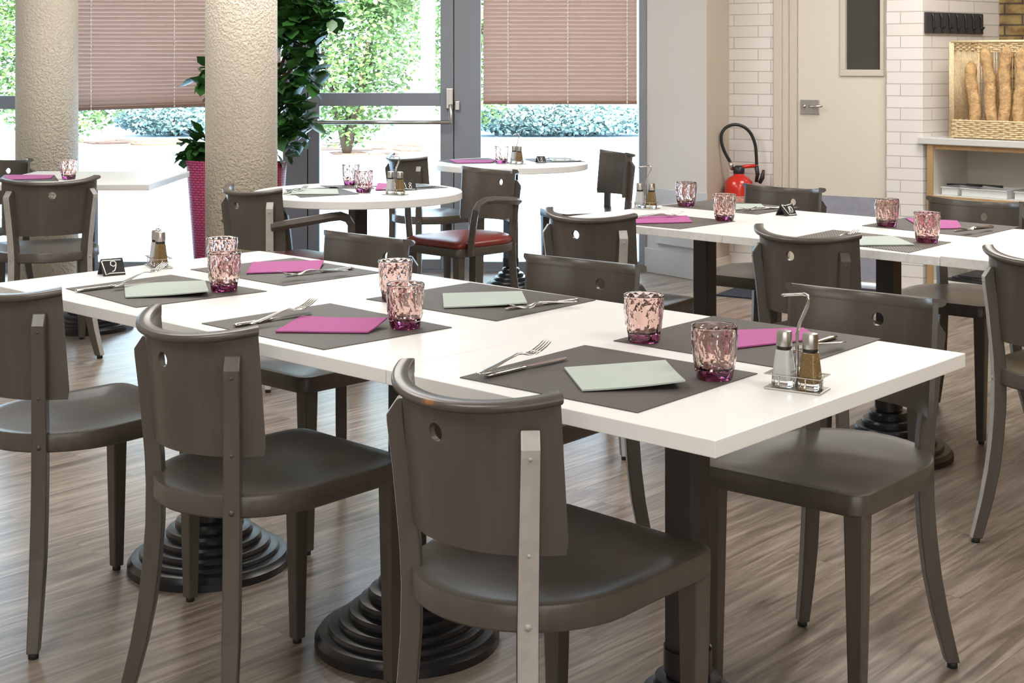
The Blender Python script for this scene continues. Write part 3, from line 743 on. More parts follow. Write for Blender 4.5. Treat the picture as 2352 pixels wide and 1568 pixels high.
# speckled row
q0 = bp(1469, 520, ZTOP); q1 = bp(2266, 601, ZTOP); O2 = Vector((q0.x, q0.y)); S1 = (Vector((q1.x, q1.y)) - O2).normalized(); S2 = Vector((-S1.y, S1.x))
def s_of(px, py):
    p = bp(px, py, ZTOP); return (Vector((p.x, p.y)) - O2).dot(S1)
ja, jb = s_of(1660, 539), s_of(2157, 590.5)
W2 = .81; gS = 'three tables pushed together under the speckled top'
rect_table('speckled white table at the left end of the right hand row, with shakers on it', O2, S1, S2, ja - .725, ja, W2, ZTOP, .026, M['speckle'], gS, ps=(-.03, .042))
rect_table('speckled white table in the middle of the right hand row carrying the number ten card', O2, S1, S2, ja, jb, W2, ZTOP, .026, M['speckle'], gS, ps=(-.03, .042))
rect_table('speckled white table at the right picture edge, end of the right hand row', O2, S1, S2, jb, jb + .74, W2, ZTOP + .003, .029, M['speckle'], gS, ps=(-.03, .042))
def round_table(label, px, py, R):
    c = bp(px, py, ZTOP); t = thing('round_table', label, 'table', (c.x, c.y, 0), .6, 'round white tables by the windows')
    smooth(MB().lathe([(R - .003, ZTOP - .034), (R, ZTOP - .031), (R, ZTOP - .003), (R - .003, ZTOP)], 72).build('tabletop', M['laminate'], t), 30)
    pedestal(t, 0, 0, ZTOP - .034, R=.19); return t
round_table('round white table left of centre set with two rose tumblers', 822, 439, .45)
round_table('round white table furthest back near the glazed door', 1173, 373, .43)
c = Vector((-2.10, 6.82)); t = thing('square_table', 'white square table behind the wide grey chair at the far left', 'table', (c.x, c.y, 0), 0)
MB().box((0, 0, ZTOP - .015), (.78, .78, .03)).build('tabletop', M['laminate'], t, bevel=.004); pedestal(t, 0, 0, ZTOP - .03)
# ------------------------------------------------------------------ things on the tables
def T2(px, py, z=ZTOP): p = bp(px, py, z); return Vector((p.x, p.y))
def placemat(corners, m, label, group):
    ps = [T2(*c) for c in corners]; c = sum(ps, Vector((0, 0))) / len(ps)
    d = (ps[1] - ps[0]).normalized(); rz = math.atan2(d.y, d.x)
    loc = [Matrix.Rotation(-rz, 2) @ (p - c) for p in ps]
    o = MB().prism(loc, 0, .0016).build('placemat', m); o.location = (c.x, c.y, ZTOP + .0002); o.rotation_euler = (0, 0, rz)
    return tag(o, label, 'placemat', group)
gM = 'dark placemats on the long white table'; gM2 = 'woven placemats on the speckled table'; gM3 = 'placemats on the small tables'
for c, m, l, g_ in [
    ([(1056, 868), (1464, 949), (1740, 859), (1343.5, 794)], 'mat', 'dark placemat nearest the camera, under the green napkin at the table end', gM),
    ([(463, 743.7), (743, 804), (1038, 752.9), (758, 697.8)], 'mat', 'dark placemat under the magenta napkin between the two near chairs', gM),
    ([(151, 663.5), (312.6, 707), (613, 669.5), (392.5, 632)], 'mat', 'dark placemat under a green napkin in front of the number nine card', gM),
    ([(1409, 783.5), (1811.5, 850), (2024, 779.5), (1639, 727)], 'mat', 'dark placemat under the magenta napkin behind the salt and pepper', gM),
    ([(841, 687.5), (1140, 738), (1368, 690), (1080.6, 650)], 'mat', 'dark placemat on the far side of the long table under a green napkin', gM),
    ([(437.4, 619.5), (651, 657), (875, 626.5), (675, 593)], 'mat', 'dark placemat at the far left corner of the long table under a magenta napkin', gM),
    ([(1374, 509), (1562, 526.5), (1689, 508.7), (1510, 491)], 'mat2', 'coarse woven placemat on the speckled table under a magenta napkin, near side', gM2),
    ([(1519, 473), (1740, 493), (1835, 477), (1631, 460)], 'mat2', 'woven placemat on the far side of the speckled table in front of the extinguisher', gM2),
    ([(1825, 546), (2088, 581), (2185, 557), (1914, 528.5)], 'mat2', 'coarse woven placemat under a green napkin behind the middle grey chair', gM2),
    ([(1979.6, 519), (2242, 545), (2343, 521.7), (2084, 500)], 'mat', 'smooth dark placemat on the speckled table in front of the shelf unit', gM2),
    ([(655, 436), (690, 454), (825, 446), (770, 430)], 'mat', 'dark placemat under the pale napkin on the near round table', gM3),
    ([(735, 427), (760, 433), (860, 434), (850, 424)], 'mat', 'dark placemat behind the tumblers on the left of centre round table', gM3),
    ([(850, 428), (940, 437), (1030, 431), (960, 422)], 'mat', 'dark placemat with a magenta napkin at the right of the near round table', gM3),
    ([(1003, 369), (1045, 376), (1172, 374), (1120, 363)], 'mat', 'dark placemat with a violet napkin on the furthest round table', gM3),
    ([(1200, 365), (1235, 374), (1345, 372), (1300, 362)], 'mat', 'dark placemat with a pale napkin on the furthest round table', gM3),
    ([(10, 402), (-10, 418), (135, 416), (125, 402)], 'mat', 'dark placemat on the far left square table', gM3)]:
    placemat(c, M[m], l, g_)
def napkin(corners, col, label, group, lift=None, z0=.0022):
    """folded paper napkin: a slightly wavy doubled sheet over the four measured corners; lift raises chosen corners"""
    zt = ZTOP + z0; lift = lift or {}
    ps = []
    for i, c in enumerate(corners):
        z = zt + lift.get(i, 0); p = bp(c[0], c[1], z); ps.append(p)
    ctr = sum(ps, Vector()) / 4; ctr.z = zt
    nu, nv = 16, 6; mb = MB()
    def grid(z_, sk):
        out = []
        for j in range(nv + 1):
            for i in range(nu + 1):
                u, v = i / nu, j / nv
                a = ps[0].lerp(ps[1], u); b = ps[3].lerp(ps[2], u); p = a.lerp(b, v)
                wgt = {0: (1 - u) * (1 - v), 1: u * (1 - v), 2: u * v, 3: (1 - u) * v}
                zz = zt + sum(lift.get(k, 0) * wgt[k] ** 1.6 for k in range(4)) + .0012 * math.sin(u * 7 + sk) * math.sin(v * 3)
                out.append(Vector((p.x - ctr.x, p.y - ctr.y, zz - zt + z_ + .0012)))
        return out
    n1 = (nu + 1) * (nv + 1); I = lambda s, j, i: s * n1 + j * (nu + 1) + i
    vs = grid(0, 0) + grid(.0028, 0); fs = []
    for j in range(nv):
        for i in range(nu):
            fs.append((I(0, j, i), I(0, j + 1, i), I(0, j + 1, i + 1), I(0, j, i + 1))); fs.append((I(1, j, i), I(1, j, i + 1), I(1, j + 1, i + 1), I(1, j + 1, i)))
    for i in range(nu): fs.append((I(0, 0, i), I(0, 0, i + 1), I(1, 0, i + 1), I(1, 0, i))); fs.append((I(0, nv, i), I(1, nv, i), I(1, nv, i + 1), I(0, nv, i + 1)))
    for j in range(nv): fs.append((I(0, j, 0), I(1, j, 0), I(1, j + 1, 0), I(0, j + 1, 0))); fs.append((I(0, j, nu), I(0, j + 1, nu), I(1, j + 1, nu), I(1, j, nu)))
    o = smooth(mb.add(vs, fs).build('paper_napkin', M[col]), 50); o.location = ctr
    return tag(o, label, 'napkin', group)
gN = 'folded paper napkins on the long table'; gN2 = 'folded paper napkins on the speckled table'; gN3 = 'folded paper napkins on the small tables'
napkin([(1296, 848), (1529, 831), (1574, 878), (1337, 900)], 'green_nap', 'pale green folded napkin nearest the camera, at the end of the long table', gN, {2: .012})
napkin([(693.5, 728), (889, 733), (845, 766), (632, 764)], 'purple_nap', 'magenta napkin left of a tumbler on the near side of the long table', gN, {1: .014})
napkin([(285, 654.6), (471, 647), (479, 671), (288, 685)], 'green_nap', 'pale green napkin in front of the number nine card', gN, {2: .01})
napkin([(1680, 762), (1844.5, 756), (1880, 780), (1680, 803)], 'purple_nap', 'magenta napkin behind the salt and pepper shakers', gN)
napkin([(1016.7, 676.7), (1198.6, 671.6), (1211, 698), (1019, 708.6)], 'green_nap', 'pale green napkin on the far side of the long table beside a fork', gN, {2: .006})
napkin([(581, 604), (744, 600), (732.6, 624), (566, 629.7)], 'purple_nap', 'magenta napkin at the far left end of the long table', gN, {1: .006})
napkin([(1452, 500), (1578, 497), (1590, 511.5), (1440, 515)], 'purple_nap', 'magenta napkin at the left of the speckled table, near side', gN2)
napkin([(1960, 546), (2051, 544), (2100, 564), (1960, 565)], 'green_nap', 'pale green napkin on the woven mat right of the middle grey chair', gN2)
napkin([(1685, 470), (1748, 470), (1756, 478), (1688, 483)], 'green_nap', 'pale green napkin on the far side of the speckled table beside the number ten card', gN2)
napkin([(2080, 503), (2199, 508.7), (2209, 525.7), (2120, 527)], 'purple_nap', 'magenta napkin on the speckled table in front of the shelf unit', gN2)
napkin([(672, 435), (775, 436), (778, 447), (668, 447)], 'green_nap', 'pale folded napkin on the left of centre round table', gN3)
napkin([(868, 422), (950, 426), (930, 435), (862, 437)], 'purple_nap', 'magenta napkin behind the shakers on the left of centre round table', gN3)
napkin([(1030, 368), (1140, 368), (1130, 374), (1050, 375)], 'purple_nap', 'violet napkin on the left of the furthest round table', gN3)
napkin([(1258, 362), (1310, 364), (1305, 371), (1268, 371)], 'green_nap', 'pale napkin on the right of the furthest round table', gN3)
napkin([(15, 403), (125, 403), (115, 411), (5, 414)], 'purple_nap', 'violet napkin on the far left square table', gN3)
# tumbler
def make_tumbler(label, loc, group):
    t = thing('tumbler', label, 'glass', loc, random.random() * 6, group)
    N = 8; prof = [(.0300, .0), (.0315, .003), (.0336, .016), (.0368, .032), (.0388, .050), (.0398, .066), (.0402, .078), (.0405, .086), (.0405, .0905), (.0402, .0925)]
    vs = []; fs = []; nr = len(prof)
    for i, (r, z) in enumerate(prof):
        n = N * 2
        for k in range(n):
            a = 2 * PI * (k + (.5 if i % 2 else 0)) / n
            dr = 0
            if 2 <= i <= 6: dr = (.0010 if (k + i) % 2 else -.0010)
            zz = z + (.0 if i in (0, 1, nr - 1, nr - 2) else .0022 * math.sin(k * 2.4 + i * 1.7))
            vs.append(((r + dr) * math.cos(a), (r + dr) * math.sin(a), zz))
    n = N * 2
    for i in range(nr - 1):
        for k in range(n):
            k2 = (k + 1) % n
            a, b, c, d_ = i * n + k, i * n + k2, (i + 1) * n + k2, (i + 1) * n + k
            if i % 2: fs += [(a, b, c), (a, c, d_)]
            else: fs += [(a, b, d_), (b, c, d_)]
    # inside
    inner = [(.0388, .0925), (.0380, .0905), (.0378, .080), (.0370, .058), (.0350, .038), (.0322, .022), (.0290, .0175), (.012, .0165)]
    o0 = len(vs)
    for r, z in inner:
        for k in range(n): a = 2 * PI * k / n; vs.append((r * math.cos(a), r * math.sin(a), z))
    top = (nr - 1) * n
    for k in range(n): k2 = (k + 1) % n; fs.append((top + k, top + k2, o0 + k2, o0 + k))
    for i in range(len(inner) - 1):
        for k in range(n): k2 = (k + 1) % n; a = o0 + i * n; fs.append((a + k, a + k2, a + n + k2, a + n + k))
    fs.append(tuple(o0 + (len(inner) - 1) * n + k for k in range(n))); fs.append(tuple(range(n - 1, -1, -1)))
    mb = MB().add(vs, fs)
    o = mb.build('bowl', [M['tumbler'], M['tumbler_base']], t)
    for p in o.data.polygons:
        if p.center.z < .0172: p.material_index = 1
    for p in o.data.polygons:
        if p.center.z > .088 or (p.center.xy.length < .0372 and p.center.z > .03): p.use_smooth = True
    return t
tb = None
for px, py, l, g_ in [
    (1641, 868, 'rose tumbler nearest the camera, right of the pale green napkin', 'rose tumblers on the long table'),
    (1479, 783, 'rose tumbler on the far side of the long table, on the mat behind the shakers', 'rose tumblers on the long table'),
    (931, 752, 'rose tumbler right of the magenta napkin, in front of another tumbler', 'rose tumblers on the long table'),
    (908, 688, 'rose tumbler half hidden by a nearer one, left of the far green napkin', 'rose tumblers on the long table'),
    (515, 667, 'rose tumbler right of the green napkin near the number nine card', 'rose tumblers on the long table'),
    (510, 626, 'rose tumbler behind another at the far left of the long table', 'rose tumblers on the long table'),
    (1664, 506, 'pale rose tumbler at the right of the magenta napkin on the speckled table', 'rose tumblers on the speckled table'),
    (1576, 473, 'rose tumbler at the left back of the speckled table', 'rose tumblers on the speckled table'),
    (2037, 519, 'rose tumbler left of the magenta napkin on the speckled table, below the brick pillar', 'rose tumblers on the speckled table'),
    (2129, 556, 'rose tumbler at the right of the speckled table beside the green napkin', 'rose tumblers on the speckled table'),
    (835, 441, 'rose tumbler left of the shakers on the round table', 'rose tumblers on the small tables'),
    (806, 424, 'rose tumbler partly hidden behind another on the round table', 'rose tumblers on the small tables'),
    (1152, 374, 'violet tumbler on the furthest round table', 'rose tumblers on the small tables'),
    (158, 411, 'violet tumbler on the far left square table in front of the column', 'rose tumblers on the small tables')]:
    p = bp(px, py, ZTOP + .002)
    if tb is None: tb = make_tumbler(l, p, g_)
    else: dup(tb, p, random.random() * 6, l, g_)
# cutlery: built along +x from the handle end
def loft(mb, secs, mi=0):
    """secs: (x, halfwidth, zcentre, halfthick)"""
    n = 10; vs = []; fs = []
    for x, hw, z, ht in secs:
        for k in range(n): a = 2 * PI * k / n; vs.append((x, hw * math.cos(a), z + ht * math.sin(a)))
    for i in range(len(secs) - 1):
        for k in range(n): k2 = (k + 1) % n; fs.append((i * n + k, i * n + k2, (i + 1) * n + k2, (i + 1) * n + k))
    fs.append(tuple(range(n - 1, -1, -1))); fs.append(tuple((len(secs) - 1) * n + k for k in range(n)))
    mb.add(vs, fs, mi, True)
def make_knife():
    t = thing('table_knife', '', 'knife')
    mb = MB(); loft(mb, [(0, .004, .004, .002), (.004, .0085, .004, .0032), (.02, .0095, .004, .0036), (.05, .008, .004, .0034), (.085, .0065, .004, .0032), (.092, .0078, .004, .004), (.098, .0062, .004, .0034), (.103, .0045, .004, .002)])
    mb.build('handle', M['steel'], t)
    b = MB(); pts = [(.10, -.0045), (.12, -.0075), (.17, -.0095), (.195, -.0085), (.207, -.004), (.212, .003), (.205, .0055), (.15, .0058), (.10, .0045)]
    b.prism(pts, .0036, .0048); b.build('blade', M['steel'], t, bevel=.0003); return t
def make_fork():
    t = thing('table_fork', '', 'fork')
    mb = MB(); loft(mb, [(0, .004, .003, .001), (.004, .0085, .003, .0018), (.02, .0092, .0035, .002), (.05, .0065, .006, .002), (.085, .0038, .010, .0018), (.11, .0034, .012, .002), (.122, .0055, .010, .0018), (.132, .0105, .006, .0013), (.142, .0122, .0042, .001), (.150, .0122, .0045, .001), (.152, .0118, .005, .0009)])
    mb.build('handle', M['steel'], t)
    tm = MB()
    for k in range(4):
        y = (k - 1.5) * .0064
        tm.tube([(.149, y, .0045), (.165, y, .0065), (.180, y, .0105), (.192, y * .98, .015), (.197, y * .97, .0168)], [.0022, .0019, .0018, .0015, .0007], 6, sy=.7)
    tm.build('tines', M['steel'], t); return t
kn = make_knife(); fk = make_fork(); usedk = [False, False]
def lay(kind, a, b, label, group, dz=0, tilt=0, sc_=1.0):
    """a = handle end px, b = tip px"""
    i = 0 if kind == 'knife' else 1; src = (kn, fk)[i]
    A = T2(*a, ZTOP + .003 + dz); B = T2(*b, ZTOP + (.003 if i == 0 else .010) + dz); d = B - A; rz = math.atan2(d.y, d.x)
    if not usedk[i]: o = src; usedk[i] = True; o['label'] = label; o['group'] = group; 
    else: o = dup(src, (0, 0, 0), 0, label, group)
    o.location = (A.x, A.y, ZTOP + .0022 + dz); o.rotation_euler = (0, -tilt, rz)
gC = 'knives and forks on the long table'; gC2 = 'knives and forks on the speckled table'; gC3 = 'knives and forks on the small tables'
lay('knife', (1115, 866), (1333, 818), 'steel knife on the nearest placemat, its blade crossing under a fork', gC)
lay('fork', (1098, 861), (1285, 804), 'steel fork on the nearest placemat lying over a knife', gC, .0065, .075)
lay('knife', (538, 750), (735, 716), 'steel knife left of the magenta napkin on the near side of the long table', gC)
lay('fork', (575, 746), (698, 712), 'steel fork resting on a knife left of the near magenta napkin', gC, .0065, .06)
lay('knife', (173, 670), (382, 645), 'steel knife behind the green napkin in front of the number nine card', gC)
lay('fork', (262, 660), (345, 636), 'steel fork with raised tines near the number nine card', gC, .0065, .11)
lay('knife', (1918, 775), (1765, 824), 'steel knife right of the salt and pepper shakers', gC)
lay('fork', (1938, 786), (1800, 812), 'steel fork whose rounded handle end shows right of the shakers', gC, .0085)
lay('knife', (1326, 689), (1127, 716), 'steel knife right of the far green napkin on the long table', gC)
lay('fork', (1324, 693), (1180, 706), 'steel fork lying over a knife beside the far green napkin', gC, .0085)
lay('knife', (812, 617), (638, 636.5), 'steel knife right of the far left magenta napkin', gC)
lay('fork', (800, 622), (664, 628), 'steel fork lying over a knife beside the far left magenta napkin', gC, .0085)
lay('knife', (1799, 477), (1690, 486), 'steel knife in front of the pale green napkin beside the number ten card', gC2)
lay('fork', (1795, 478), (1724, 478), 'steel fork left of the number ten card', gC2, .0085)
lay('knife', (2280, 521), (2185, 532), 'steel knife right of the magenta napkin in front of the shelf unit', gC2)
lay('fork', (2278, 522), (2208, 528), 'steel fork right of the magenta napkin in front of the shelf unit', gC2, .0085)
lay('fork', (1905, 552), (1962, 534), 'steel fork whose tines stick up behind the rail of the middle grey chair', gC2, .006)
lay('fork', (1455, 500), (1486, 494), 'steel fork at the left of the speckled table beside the shakers', gC2, .006)
lay('knife', (650, 445), (712, 432), 'steel knife on the left of the near round table', gC3)
lay('fork', (655, 443), (705, 430), 'steel fork on the left of the near round table', gC3, .008)
lay('knife', (1000, 429), (925, 433), 'steel knife on the right of the near round table', gC3)
lay('knife', (1335, 370), (1265, 368), 'steel knife on the right of the furthest round table', gC3)
# shaker stand and shakers
def make_stand(label, loc, rz):
    t = thing('shaker_stand', label, 'condiment stand', loc, rz, 'wire shaker stands')
    MB().box((0, 0, .0015), (.094, .052, .003)).build('base_plate', M['brushed'], t, bevel=.001)
    ring = MB()
    w_, d_ = .094, .046
    for y_ in (-1, 1): ring.box((0, y_ * .0225, .024), (.094, .007, .001))
    for x_ in (-.0435, 0, .0435): ring.box((x_, 0, .024), (.007 if x_ else .005, .038, .001))
    for cx in (-.0415, .0415): ring.tube([(cx, 0, .003), (cx, 0, .024)], .0016, 6)
    for cx in (-.022, .022): ring.tube([(cx, -.0225, .003), (cx, -.0225, .024)], .0014, 6)
    ring.build('upper_plate', M['steel'], t)
    hh = MB().tube([(0, 0, .003), (0, 0, .05), (0, .0, .088), (.004, 0, .105), (.016, 0, .132), (.020, 0, .143), (.018, 0, .151), (.010, 0, .153), (-.020, 0, .149), (-.026, 0, .147)], .0028, 10).build('handle', M['steel'], t)
    return t
def make_shaker(label, loc, rz, fill):
    t = thing('salt_shaker' if fill == 'salt' else 'pepper_shaker', label, 'shaker', loc, rz, fill + ' shakers')
    def sq(hw, z, c=.3):
        k = hw * (1 - c); return [(hw, -k, z), (hw, k, z), (k, hw, z), (-k, hw, z), (-hw, k, z), (-hw, -k, z), (-k, -hw, z), (k, -hw, z)]
    def stack(levels):
        vs = []; fs = []
        for hw, z in levels: vs += sq(hw, z)
        n = 8
        for i in range(len(levels) - 1):
            for k in range(n): k2 = (k + 1) % n; fs.append((i * n + k, i * n + k2, (i + 1) * n + k2, (i + 1) * n + k))
        fs.append(tuple(range(n - 1, -1, -1))); fs.append(tuple((len(levels) - 1) * n + k for k in range(n)))
        return vs, fs
    g_ = MB().add(*stack([(.0165, 0), (.0172, .004), (.0135, .040), (.0115, .058)])); g_.build('glass_body', M['clear_glass'], t, bevel=.0008)
    MB().add(*stack([(.0142, .010), (.0115, .040), (.0098, .0575)])).build('filling', M[fill], t)
    MB().lathe([(.0115, .058), (.0122, .059), (.0122, .063), (.0118, .064)], 24).build('collar', M['ring'], t)
    smooth(MB().lathe([(.0125, .064), (.0128, .066), (.0126, .084), (.0115, .0875), (.006, .0885)], 28).build('cap', M['brushed'], t), 30)
    return t
st0 = sl0 = pe0 = None
for i, (px, py, rz, w1, w2) in enumerate([
    (1831, 893, -.55, 'near end of the long table', ''), (364, 612, -1.1, 'long white table beside the number nine card', ''),
    (908, 447, -.5, 'near round table', ''), (1187, 376, -.9, 'furthest round table', ''), (1483, 479, -.4, 'speckled table', '')]):
    p = bp(px, py, ZTOP + .0003)
    l0 = 'steel shaker stand on the ' + w1; l1 = 'glass salt shaker on the ' + w1; l2 = 'glass pepper shaker on the ' + w1
    d = Vector((math.cos(rz), math.sin(rz), 0)) * .0233; up = Vector((0, 0, .0037))
    if i == 0: 
        st0 = make_stand(l0, p, rz); sl0 = make_shaker(l1, p - d + up, rz, 'salt'); pe0 = make_shaker(l2, p + d + up, rz, 'pepper')
        for o_ in (st0, sl0, pe0): o_.scale = (1.06, 1.06, 1.06)
    else: st_ = dup(st0, p, rz, l0); [setattr(c_, 'scale', (1, 1, .64)) for c_ in st_.children if i == 1 and c_.name.startswith('handle')]; dup(sl0, p - d + up, rz, l1); dup(pe0, p + d + up, rz, l2)
# number cards
def stroke(mb, pts, r=.0011):
    mb.tube(pts, r, 6)
def tent(px, py, rz, label, strokes, s=1.0):
    p = bp(px, py, ZTOP + .0003); t = thing('number_card', label, 'table number', p, rz, 'black table number cards')
    t.scale = (s, s, s); h = .042; w_ = .058; b = .026; mb = MB()
    prof = [(-b, 0), (0, h), (b, 0), (b - .0035, 0), (0, h - .006), (-b + .0035, 0)]
    mb.sweep([((-w_ / 2, 0, 0), (0, 1, 0), (0, 0, 1)), ((w_ / 2, 0, 0), (0, 1, 0), (0, 0, 1))], prof); mb.build('card', M['card'], t)
    ny = Vector((0, -h, -b)).normalized() * -1
    slope = Vector((0, b, h)).normalized(); nrm = Vector((0, -h, b)).normalized()
    dg_ = MB()
    for st in strokes:
        dg_.tube([Vector((x * w_ / 2, -b, 0)) + slope * ((y + 1) / 2 * math.hypot(b, h)) + nrm * .0006 for x, y in st], .0015, 6)
    dg_.build('chalk_writing', M['chalk'], t)
    return t
nine = [[(.32, .45), (.15, .68), (-.15, .6), (-.2, .25), (.05, .05), (.3, .25), (.32, .45), (.25, .0), (.1, -.4), (-.15, -.55)], [(-.95, .75), (-.75, -.85), (-.4, -.7), (.95, -.75)], [(-.9, .8), (.8, .75)]]
ten = [[(-.05, .3), (.1, .6), (-.05, -.6)], [(.35, .55), (.2, .1), (.3, -.5), (.55, -.35), (.6, .2), (.4, .55)], [(-.9, .8), (-.6, .0), (-.35, -.7)], [(-.9, .85), (-.3, .7), (.8, .9)], [(-.3, -.8), (.9, -.8)]]
eight = [[(.3, .5), (.0, .7), (-.2, .4), (.2, -.1), (.2, -.5), (-.1, -.6), (-.2, -.2), (.3, .5)], [(-.9, .7), (-.7, -.7), (.8, -.8)]]
tent(256, 630, .6, 'black tented card with a chalked number nine at the left end of the long table', nine)
tent(1806, 494, .6, 'black tented card with a chalked number ten on the speckled table', ten)
tent(940, 436, .4, 'black tented number card beside the shakers on the near round table', eight, .9)
tent(1242, 373, .3, 'small black tented card on the furthest round table', eight, .85)
# ------------------------------------------------------------------ fire extinguisher
EY = 8.4; EZ = .30; ex = (1697 - CX) / F * EY
def e(px, py, dy=0): q = at(px, py, EY + dy); return (q.x - ex, dy, q.z - EZ)
t = thing('fire_extinguisher', 'red fire extinguisher with a looped black hose hung beside the white brick', 'fire extinguisher', (ex, EY, EZ))
zt = e(0, 403)[2]; r = .0855
br_ = Vector((DN.x, DN.y)) * -1
MB().prism([br_ * .07 + Vector((-.02, 0)), br_ * .07 + Vector((.02, .0)), br_ * .098 + Vector((.02, 0)), br_ * .098 + Vector((-.02, 0))], .08, .26).build('wall_bracket', M['dark_plastic'], t)
smooth(MB().lathe([(.07, 0), (r, .012), (r, zt - .075), (r * .93, zt - .035), (r * .68, zt - .01), (.035, zt), (.028, zt + .02)], 40).build('cylinder', M['ext_red'], t), 50)
mbb = MB(); n = 14
vs = []; fs = []
for k in range(n + 1):
    a = -PI / 2 + (k / n - .5) * 1.9
    for z in (zt - .20, zt - .115): vs.append(((r + .0006) * math.cos(a), (r + .0006) * math.sin(a), z))
for k in range(n): fs.append((2 * k, 2 * k + 2, 2 * k + 3, 2 * k + 1))
lb = mbb.add(vs, fs, 0, True).build('printed_band', mat('red_label', (.72, .30, .26), .4, var=.5, vscale=120), t)
MB().lathe([(.03, zt + .005), (.034, zt + .02), (.034, zt + .045), (.02, zt + .06)], 20).build('valve', M['dark_plastic'], t)
MB().tube([e(1693, 388), e(1712, 382), e(1738, 381)], [.013, .012, .011], 8).build('carry_handle', M['ext_red'], t)
MB().tube([e(1737, 380), e(1740, 400), e(1737, 418)], [.014, .012, .01], 8).build('nozzle_grip', M['dark_plastic'], t)
MB().tube([e(1754, 390, -.02), e(1751, 408, -.02), e(1745, 420, -.01)], [.008, .014, .012], 8).build('lever', M['dark_plastic'], t)
hp = [e(1684, 390), e(1677, 372), e(1664, 348), e(1657, 325), e(1658, 306), e(1669, 292), e(1688, 286), e(1708, 291), e(1724, 306), e(1734, 330), e(1737, 355), e(1738, 378)]
# smooth the hose
def cat(pts, m=5):
    pts = [Vector(p) for p in pts]; out = []
    for i in range(len(pts) - 1):
        p0, p1, p2, p3 = pts[max(i - 1, 0)], pts[i], pts[i + 1], pts[min(i + 2, len(pts) - 1)]
        for k in range(m):
            u = k / m; out.append(.5 * ((2 * p1) + (-p0 + p2) * u + (2 * p0 - 5 * p1 + 4 * p2 - p3) * u * u + (-p0 + 3 * p1 - 3 * p2 + p3) * u ** 3))
    return out + [pts[-1]]
MB().tube(cat(hp), .0098, 12).build('hose', M['dark_plastic'], t)
MB().tube([e(1677, 372), e(1682, 389)], .012, 10).build('hose_fitting', M['steel'], t)
# doormat
c0 = dwp((tC + tD) / 2 + .10, .47)
o = MB().box((0, 0, .005), (1.1, .62, .01)).build('doormat', M['floor_mat'], bevel=.004); o.location = (c0.x, c0.y, 0); o.rotation_euler = (0, 0, math.atan2(DD.y, DD.x))
tag(o, 'dark navy mat on the floor in front of the cream door', 'mat')
# ------------------------------------------------------------------ hook strip on the pillar side face
SA = Vector(dwp(tE, 0)); SB = Vector((2.83, 8.38)); SD = (SB - SA).normalized(); SN = Vector((SD.y, -SD.x))
if SN.y > 0: SN = -SN
def sft(px): k_ = (px - CX) / F; return (k_ * SA.y - SA.x) / (SD.x - k_ * SD.y)
def sfp(px, py, off=0): s_ = sft(px); p = SA + SD * s_; z = H - (py - HY) * p.y / F; q = p + SN * off; return Vector((q.x, q.y, z))
a = sfp(2122, 76, .001); b = sfp(2254, 32, .001); 
t = thing('hook_rail', 'black wall rail with seven hooks on the white brick above the basket', 'hook rail', (a.x, a.y, a.z))
b = b - a; hh_ = b.z
MB().prism([Vector((0, 0)), Vector((b.x, b.y)), Vector((b.x, b.y)) + SN * .014, SN * .014], 0, hh_).build('rail_plate', mat('charcoal_plate', (.055, .055, .06), .4), t, bevel=.003)
for k in range(7):
    f = .1 + k * .83 / 6; base = Vector((b.x * f, b.y * f, 0)) + Vector((SN.x, SN.y, 0)) * .014; nn = Vector((SN.x, SN.y, 0))
    MB().tube(cat([base + Vector((0, 0, hh_ * .95)), base + nn * .012 + Vector((0, 0, hh_ * .75)), base + nn * .012 + Vector((0, 0, hh_ * .35)), base + nn * .02 + Vector((0, 0, hh_ * .22)), base + nn * .03 + Vector((0, 0, hh_ * .34))], 3), [.006] * 12 + [.008], 8).build('hook', M['dark_plastic'], t)
# ------------------------------------------------------------------ shelf unit, worktop, basket, trays
U0 = Vector((2.275, 7.925)); UD = Vector((.707, -.707)); UB = Vector((.707, .707)); UL = 1.1; UDp = .40
def up(s_, d_, z=None): p = U0 + UD * s_ + UB * d_; return p if z is None else Vector((p.x, p.y, z))
ur = math.atan2(UD.y, UD.x); uz = .828
t = thing('shelf_unit', 'white open shelf unit with oak edges under the basket', 'cabinet', (U0.x, U0.y, 0), ur)
MB().box((.0175, UDp / 2, uz / 2), (.035, UDp, uz)).build('side_panel', M['carcass'], t, bevel=.001)
MB().box((.0175, -.004, uz / 2), (.036, .008, uz)).build('oak_edging', M['oak'], t)
MB().box((UL - .01, UDp / 2, uz / 2), (.02, UDp, uz)).build('side_panel', M['carcass'], t)
MB().box((UL / 2 + .008, UDp - .005, uz / 2), (UL - .055, .01, uz)).build('back_panel', M['carcass'], t)
sh = MB().box((UL / 2 + .007, UDp / 2 - .006, .530), (UL - .056, UDp - .014, .028)).build('shelf', M['carcass'], t)
MB().box((UL / 2 + .007, -.004, .530), (UL - .056, .006, .022)).build('oak_lipping', M['oak'], sh)
sh = MB().box((UL / 2 + .007, UDp / 2 - .006, .05), (UL - .056, UDp - .014, .03)).build('shelf', M['carcass'], t)
MB().box((UL / 2 + .007, UDp / 2, uz - .014), (UL - .056, UDp - .012, .026)).build('top_rail', M['oak'], t)
o = MB().box((UL / 2 - .02, UDp / 2, .0185), (UL + .06, UDp + .05, .037)).build('worktop', M['counter_top'], bevel=.004); o.location = (U0.x, U0.y, uz + .0003); o.rotation_euler = (0, 0, ur)
tag(o, 'white worktop slab on the shelf unit under the basket', 'worktop')
wt = uz + .0375
